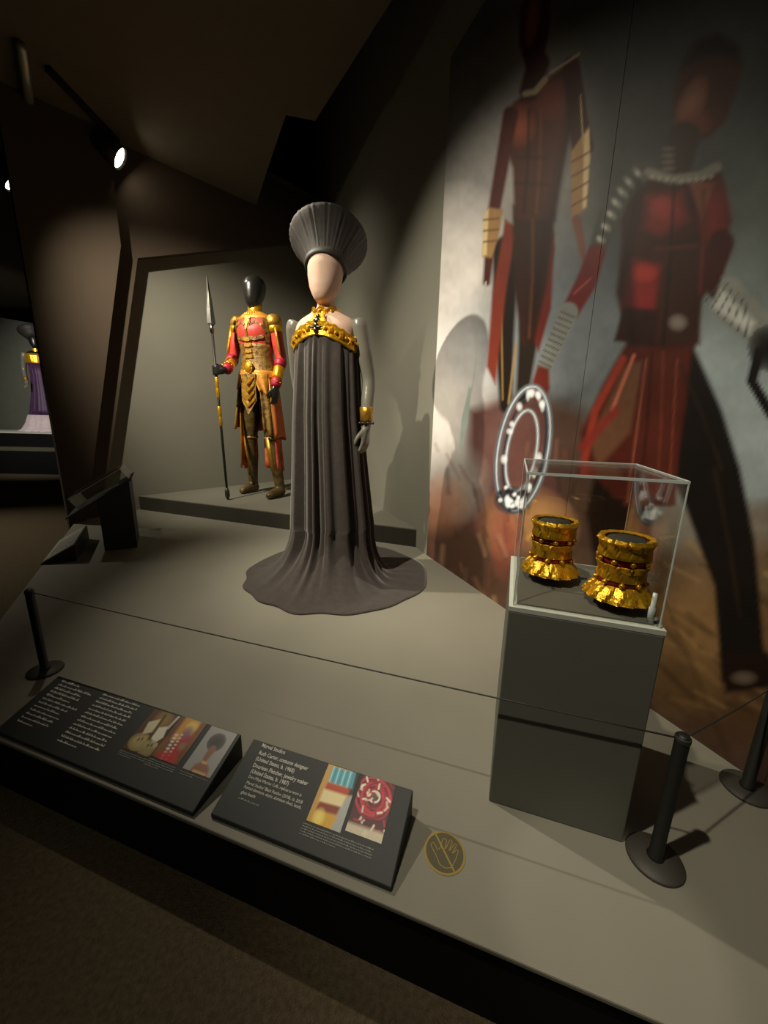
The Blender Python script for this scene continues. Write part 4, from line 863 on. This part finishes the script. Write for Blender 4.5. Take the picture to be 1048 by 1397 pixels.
lines = [((357, 1018), (389, 1027), 'Marvel Studios', 1), ((353, 1028), (421, 1047), 'Ruth Carter, costume designer', 1), ((349, 1036), (402, 1051), '(United States, b. 1960)', 1), ((345, 1045), (421, 1067), 'Douriean Fletcher, jewelry maker', 1), ((342, 1053), (394, 1069), '(United States, b. 1987)', 1)]
for (u0, v0), (u1, v1), s, b_ in lines:
    x, yy = on_panel(f2, u0, v0); x2, _ = on_panel(f2, u1, v1); text(f2, s, x, yy-.0015, .0125, M_ink, x2-x, .00012)
for (u0, v0), (u1, v1), s in (((339, 1060), (413, 1081), 'Dora Milaje Warrior Cuffs, replicas as worn in'), ((336, 1068), (414, 1091), "Marvel Studios' Black Panther (2018), ca. 2018"), ((333, 1074), (413, 1098), 'Painted aluminum, elastic, aluminum sheet, beads,'), ((329, 1081), (349, 1087), 'glass beads')):
    x, yy = on_panel(f2, u0, v0); x2, _ = on_panel(f2, u1, v1); text(f2, s, x, yy-.0015, .0092, M_ink, x2-x)
x, yy = on_panel(f2, 326, 1088); scribble(f2, x, x+.055, yy-.002, .0032, M_ink2)
x0, y0 = b1[0], b1[2]
for i in range(5): scribble(f2, x0-.004, b2[1]-(.09 if i == 4 else .012), y0-.007-i*.0046, .0022, M_ink2)

# ------------------------------------------------------------------ no-touching emblem on the platform
sg = thing('no_touching_sign', 'round gold no touching emblem of crossed-out hand on the platform deck', 'sign', SD(.569, .127))
def flat_stroke(nm, pts, w_, closed=False, z=.0006, m=M_brass):
    bm = NB(); pts = [Vector((p[0], p[1], 0)) for p in pts]; k = len(pts); L = []; R_ = []
    for i, p in enumerate(pts):
        a_ = pts[(i-1) % k] if (closed or i > 0) else p; b_ = pts[(i+1) % k] if (closed or i < k-1) else p
        t = (b_-a_).normalized(); s = Vector((-t.y, t.x, 0))*w_/2; L.append(p+s); R_.append(p-s)
    Z = Vector((0, 0, z)); f = lambda q, dz: Mp@Vector((q.x, q.y, dz))
    rings(bm, [[f(L[i], 0), f(R_[i], 0), f(R_[i], z), f(L[i], z)] for i in list(range(k))+([0] if closed else [])], not closed, not closed); ob(nm, bm, m, sg)
RS = .041
bm = NB(); lathe(bm, [(RS, 0), (RS, .0003)], n=48); ob('disc', bm, mat('sign_ground', '4b4632', .6), sg)
flat_stroke('ring', [(RS*math.cos(t), RS*math.sin(t)) for t in [2*PI*k/64 for k in range(64)]], .0045, True, .0009)
flat_stroke('bar', [(-.026, .031), (.026, -.031)], .0035, False, .0012)
hp_ = [(-.030, .008), (-.026, .012), (-.020, .006), (-.0145, -.001), (-.011, .004), (-.0085, .024), (-.005, .028), (-.001, .026), (.000, .022), (-.001, .006), (.001, .008), (.006, .028), (.010, .029), (.012, .026), (.008, .006), (.010, .007), (.017, .024), (.021, .024), (.021, .020), (.015, .003), (.017, .004), (.024, .015), (.027, .013), (.024, -.006), (.018, -.024), (.006, -.029), (-.006, -.026), (-.014, -.014), (-.030, .004)]
flat_stroke('hand', hp_, .0017, True, .0007)

# ------------------------------------------------------------------ label stand with clear cover and small placard (far left of the deck)
d1v = Vector((.5, -.866, 0)); d2v = Vector((-.866, -.5, 0)); K0 = AT(143, 752)
ks = thing('label_stand', 'dark slanted label stand with clear acrylic cover at the platform corner', 'stand', K0)
dp = -d1v*.30
def kp(o2, back, z): return d2v*o2 - d1v*back + Vector((0, 0, z))
zt = lambda o2: .345-.62*o2                   # sloping top plane along the outward direction
bm = NB(); hexa(bm, [kp(-.185, 0, 0), kp(0, 0, 0), kp(0, .30, 0), kp(-.185, .30, 0)], [kp(-.185, 0, zt(-.185)), kp(0, 0, zt(0)), kp(0, .30, zt(0)), kp(-.185, .30, zt(-.185))]); bev(ob('body', bm, M_dark, ks), .003)
bm = NB(); hexa(bm, [kp(-.20, -.02, zt(-.20)), kp(.17, -.02, zt(.17)), kp(.17, .36, zt(.17)), kp(-.20, .36, zt(-.20))], [kp(-.20, -.02, zt(-.20)+.008), kp(.17, -.02, zt(.17)+.008), kp(.17, .36, zt(.17)+.008), kp(-.20, .36, zt(-.20)+.008)]); ob('sloping_plate', bm, M_dark, ks)
nk = Vector((0, 0, 1)); H_ = .085
def ck(o2, back, h): p = kp(o2, back, zt(o2)+.008); nn = (d2v*.62+Vector((0, 0, 1))).normalized(); return p+nn*h
cv = [(-.19, -.005), (.10, -.005), (.10, .34), (-.19, .34)]
for i in range(4):
    a_, b_ = cv[i], cv[(i+1) % 4]; c_ = Vector((-.045, .1675)); ia = (a_[0]+(c_.x-a_[0])*.02, a_[1]+(c_.y-a_[1])*.02); ib = (b_[0]+(c_.x-b_[0])*.02, b_[1]+(c_.y-b_[1])*.02)
    bm = NB(); hexa(bm, [ck(*a_, 0), ck(*b_, 0), ck(*ib, 0), ck(*ia, 0)], [ck(*a_, H_), ck(*b_, H_), ck(*ib, H_), ck(*ia, H_)]); ob('cover_pane', bm, M_glass, ks)
    bm = NB(); tube(bm, [ck(*a_, H_), ck(*b_, H_)], .0025, 6); ob('cover_edge', bm, M_edge, ks)
bm = NB(); hexa(bm, [ck(*q, H_) for q in cv], [ck(*q, H_+.004) for q in cv]); ob('cover_top', bm, M_glass, ks)
bm = NB(); hexa(bm, [ck(-.12, .03, 0), ck(-.04, .03, 0), ck(-.04, .10, 0), ck(-.12, .10, 0)], [ck(-.12, .03, .008), ck(-.04, .03, .008), ck(-.04, .10, .008), ck(-.12, .10, .008)]); ob('label_card', bm, M_trim, ks)
pk = thing('placard', 'small wedge placard with pale printed face on the platform corner', 'placard', K0+d2v*.2)
def pq(o2, back, z): return d2v*(o2-.2)-d1v*back+Vector((0, 0, z))
bm = NB(); hexa(bm, [pq(.128, -.135, 0), pq(.30, -.135, 0), pq(.30, .37, 0), pq(.128, .37, 0)], [pq(.128, -.135, .105), pq(.30, -.135, .008), pq(.30, .37, .008), pq(.128, .37, .105)]); bev(ob('wedge', bm, M_dark, pk), .002)
bm = NB(); q4 = [pq(.137, -.12, .1015), pq(.294, -.12, .013), pq(.294, .36, .013), pq(.137, .36, .1015)]; hexa(bm, q4, [p+Vector((0, 0, .0015))+d2v*.001 for p in q4]); ob('printed_face', bm, M_grey_face, pk)
for i in range(5):
    o2 = .16+i*.024; bm = NB(); z = .105-.56*(o2-.128)+.003; 
    for k in range(9): b0 = -.06+k*.035; hexa(bm, [pq(o2, b0, z), pq(o2+.006, b0, z-.0034), pq(o2+.006, b0+.026, z-.0034), pq(o2, b0+.026, z)], [p+Vector((0, 0, .001)) for p in (pq(o2, b0, z), pq(o2+.006, b0, z-.0034), pq(o2+.006, b0+.026, z-.0034), pq(o2, b0+.026, z))])
    ob('lettering', bm, M_dark, pk)

# ------------------------------------------------------------------ the room beyond: second stage with a purple gown
YF = 7.4
def far(u, v, y=YF): return DEPTH(u, v, y)
bw = [far(-160, 600, 8.6), far(54, 600, 8.6)]
bm = NB(); a_, b_ = far(-300, 380, 8.6), far(50, 442, 8.6); prism(bm, [Vector((a_.x, 8.6, 0)), Vector((b_.x+.75, 8.6, 0)), Vector((b_.x+.75, 8.6, b_.z-.12)), Vector((b_.x, 8.6, b_.z)), Vector((a_.x, 8.6, a_.z))], (0, .1, 0)); struct(ob('wall_far', bm, mat('far_wall_paint', '66685c', .8, noise=.05)))
zs_ = far(40, 590).z
stg = thing('far_stage', 'far white-topped stage with black front carrying the purple gown', 'stage', (far(0, 590).x, YF, 0))
ox = far(0, 590).x; x1_ = far(79, 590).x+.02
bm = NB(); box(bm, (-2.5, 0, zs_-.02), (x1_-ox, 1.1, zs_)); ob('top', bm, M_white, stg)
bm = NB(); box(bm, (-2.5, .01, 0), (x1_-ox, 1.1, zs_-.02)); ob('front', bm, M_black, stg)
lz = far(20, 612, 7.0).z
bm = NB(); box(bm, (-2.5, -.5, 0), (far(88, 612, 6.9).x-ox+.1, 0.0, lz-.03)); ob('step', bm, M_black, stg)
bm = NB(); box(bm, (-2.5, -.5, lz-.03), (far(88, 612, 6.9).x-ox+.1, 0.0, lz)); ob('step_top', bm, mat('step_top_paint', '55503f', .7, noise=.1), stg)
fo = far(69, 589, YF+.6); fo.z = zs_; sc_ = (far(52, 459, YF+.6).z-zs_)/1.66
pg = thing('purple_gown_mannequin', 'distant mannequin in purple gown with gold bodice and dark headdress', 'mannequin', fo, math.radians(35)); pg.scale = (sc_, sc_, sc_)
bm = NB(); tf = lambda t: 1+.05*math.cos(13*t)
loft(bm, [((0, 0, z), rx, ry) for z, rx, ry in ((1.22, .15, .12), (1.0, .14, .12), (.7, .17, .16), (.4, .23, .24), (.28, .27, .28))], 52, tf); ob('gown', bm, M_purple, pg, True)
bm = NB(); loft(bm, [((0, 0, z), rx, ry) for z, rx, ry in ((.30, .266, .276), (.15, .32, .34), (.05, .38, .42), (.004, .46, .52))], 52, tf); o = ob('gown_hem', bm, M_pale, pg, True); o['label'] = 'pale lower hem of the purple gown'
bm = NB(); loft(bm, [((0, 0, z), *torso_r(z)) for z in np.linspace(1.15, 1.47, 14)], 24); rings(bm, [ell((0, y, z), rx, ry, 20) for z, rx, ry, y in hz]); ob('body', bm, M_manblack, pg, True)
bm = NB(); loft(bm, [((0, 0, z), torso_r(z)[0]+.016, torso_r(z)[1]+.016) for z in (1.20, 1.22, 1.33, 1.36)], 24); ob('bodice', bm, M_gold, pg)
bm = NB(); lathe(bm, [(.066, 1.39), (.075, 1.40), (.07, 1.45), (.06, 1.45)], n=24); ob('collar', bm, M_gold, pg)
for sx in (-1, 1):
    bm = NB(); limb(bm, [(sx*.175, 0, 1.37), (sx*.185, 0, 1.3), (sx*.22, .03, 1.08), (sx*.2, -.1, .9)], [.035, .045, .036, .026], 10); hand(bm, (sx*.2, -.1, .9), (0, -.4, -.9), (-sx, -1, 0), (0, 0, 1), 1, .4); ob('arm', bm, M_armgrey, pg, True)
    bm = NB(); tube(bm, [(sx*.204, -.075, .94), (sx*.2, -.1, .9)], [.034, .032], 12); ob('cuff', bm, M_gold, pg, True)
bm = NB(); rings(bm, [hring(s, r, rb_, 88) for s, r, rb_ in ((-.01, .1, 0), (.05, .13, .01), (.12, .17, .01), (.2, .215, .01), (.215, .20, 0), (.2, .05, 0))]); ob('headdress', bm, M_hatband, pg, True)
fo2 = far(-52, 596, YF+.1); fo2.z = zs_
bm = NB(); loft(bm, [((0, 0, z), r, r) for z, r in ((.002, .42), (.1, .34), (.35, .22), (.75, .17), (1.05, .12), (1.3, .15), (1.45, .05))], 48, lambda t: 1+.05*math.cos(12*t)); o = ob('tan_gown', bm, M_tan, None, True); o.location = fo2; tag(o, 'pale tan gown standing on the far stage beside the purple gown', 'gown')

# ------------------------------------------------------------------ ceiling light fixtures
def fixture(px, zz, label, aim, watts):
    p = AT(px[0], px[1], zz); t = thing('track_light', label, 'spotlight', p, 0)
    top = zc+PT-p.z
    bm = NB(); box(bm, (-.018, -.55, top-.035), (.018, .10, top)); ob('track', bm, M_metalblk, t)
    bm = NB(); tube(bm, [(0, 0, top-.03), (0, 0, .05)], .011, 8); ob('stem', bm, M_metalblk, t, True)
    q = Vector(aim).normalized().to_track_quat('Z', 'Y').to_matrix(); bm = NB()
    rings(bm, [[q@Vector((r*math.cos(a_), r*math.sin(a_), z)) for a_ in [2*PI*k/24 for k in range(24)]] for r, z in ((.04, -.12), (.07, -.10), (.085, .07), (.08, .07), (.07, .035))], True, False); ob('housing', bm, M_metalblk, t, True)
    bm = NB(); rings(bm, [[q@Vector((r*math.cos(a_), r*math.sin(a_), z)) for a_ in [2*PI*k/24 for k in range(24)]] for r, z in ((.071, .030), (.071, .055), (.03, .06))]); ob('lens', bm, M_lamp, t, True)
    a_ = Vector(aim).normalized(); l0 = p+a_*.075; l0.z -= PT; spot('track_light_beam', l0, l0+a_, watts, 70, 1.0, .05)
fixture((152, 207), 2.86, 'lit ceiling track spotlight above the grey display wall', (.75, .25, -.5), 35)
fixture((8, 240), 2.84, 'lit ceiling track spotlight above the far stage', (.6, .25, -.7), 20)

tr0, tr1 = AT(28, 62, zc-.03), AT(47, 187, zc-.03)  # pale rod added to imitate a reflected streak of light
bm = NB(); tube(bm, [Vector((0, 0, 0)), tr1-tr0], .028, 8); o = ob('light_streak_rod', bm, mat('streak_rod_metal', 'a5a294', .35, metal=.6), None, True); o.location = tr0; tag(o, 'thin pale metal conduit standing in for a streak of light on the dark ceiling', 'rod')
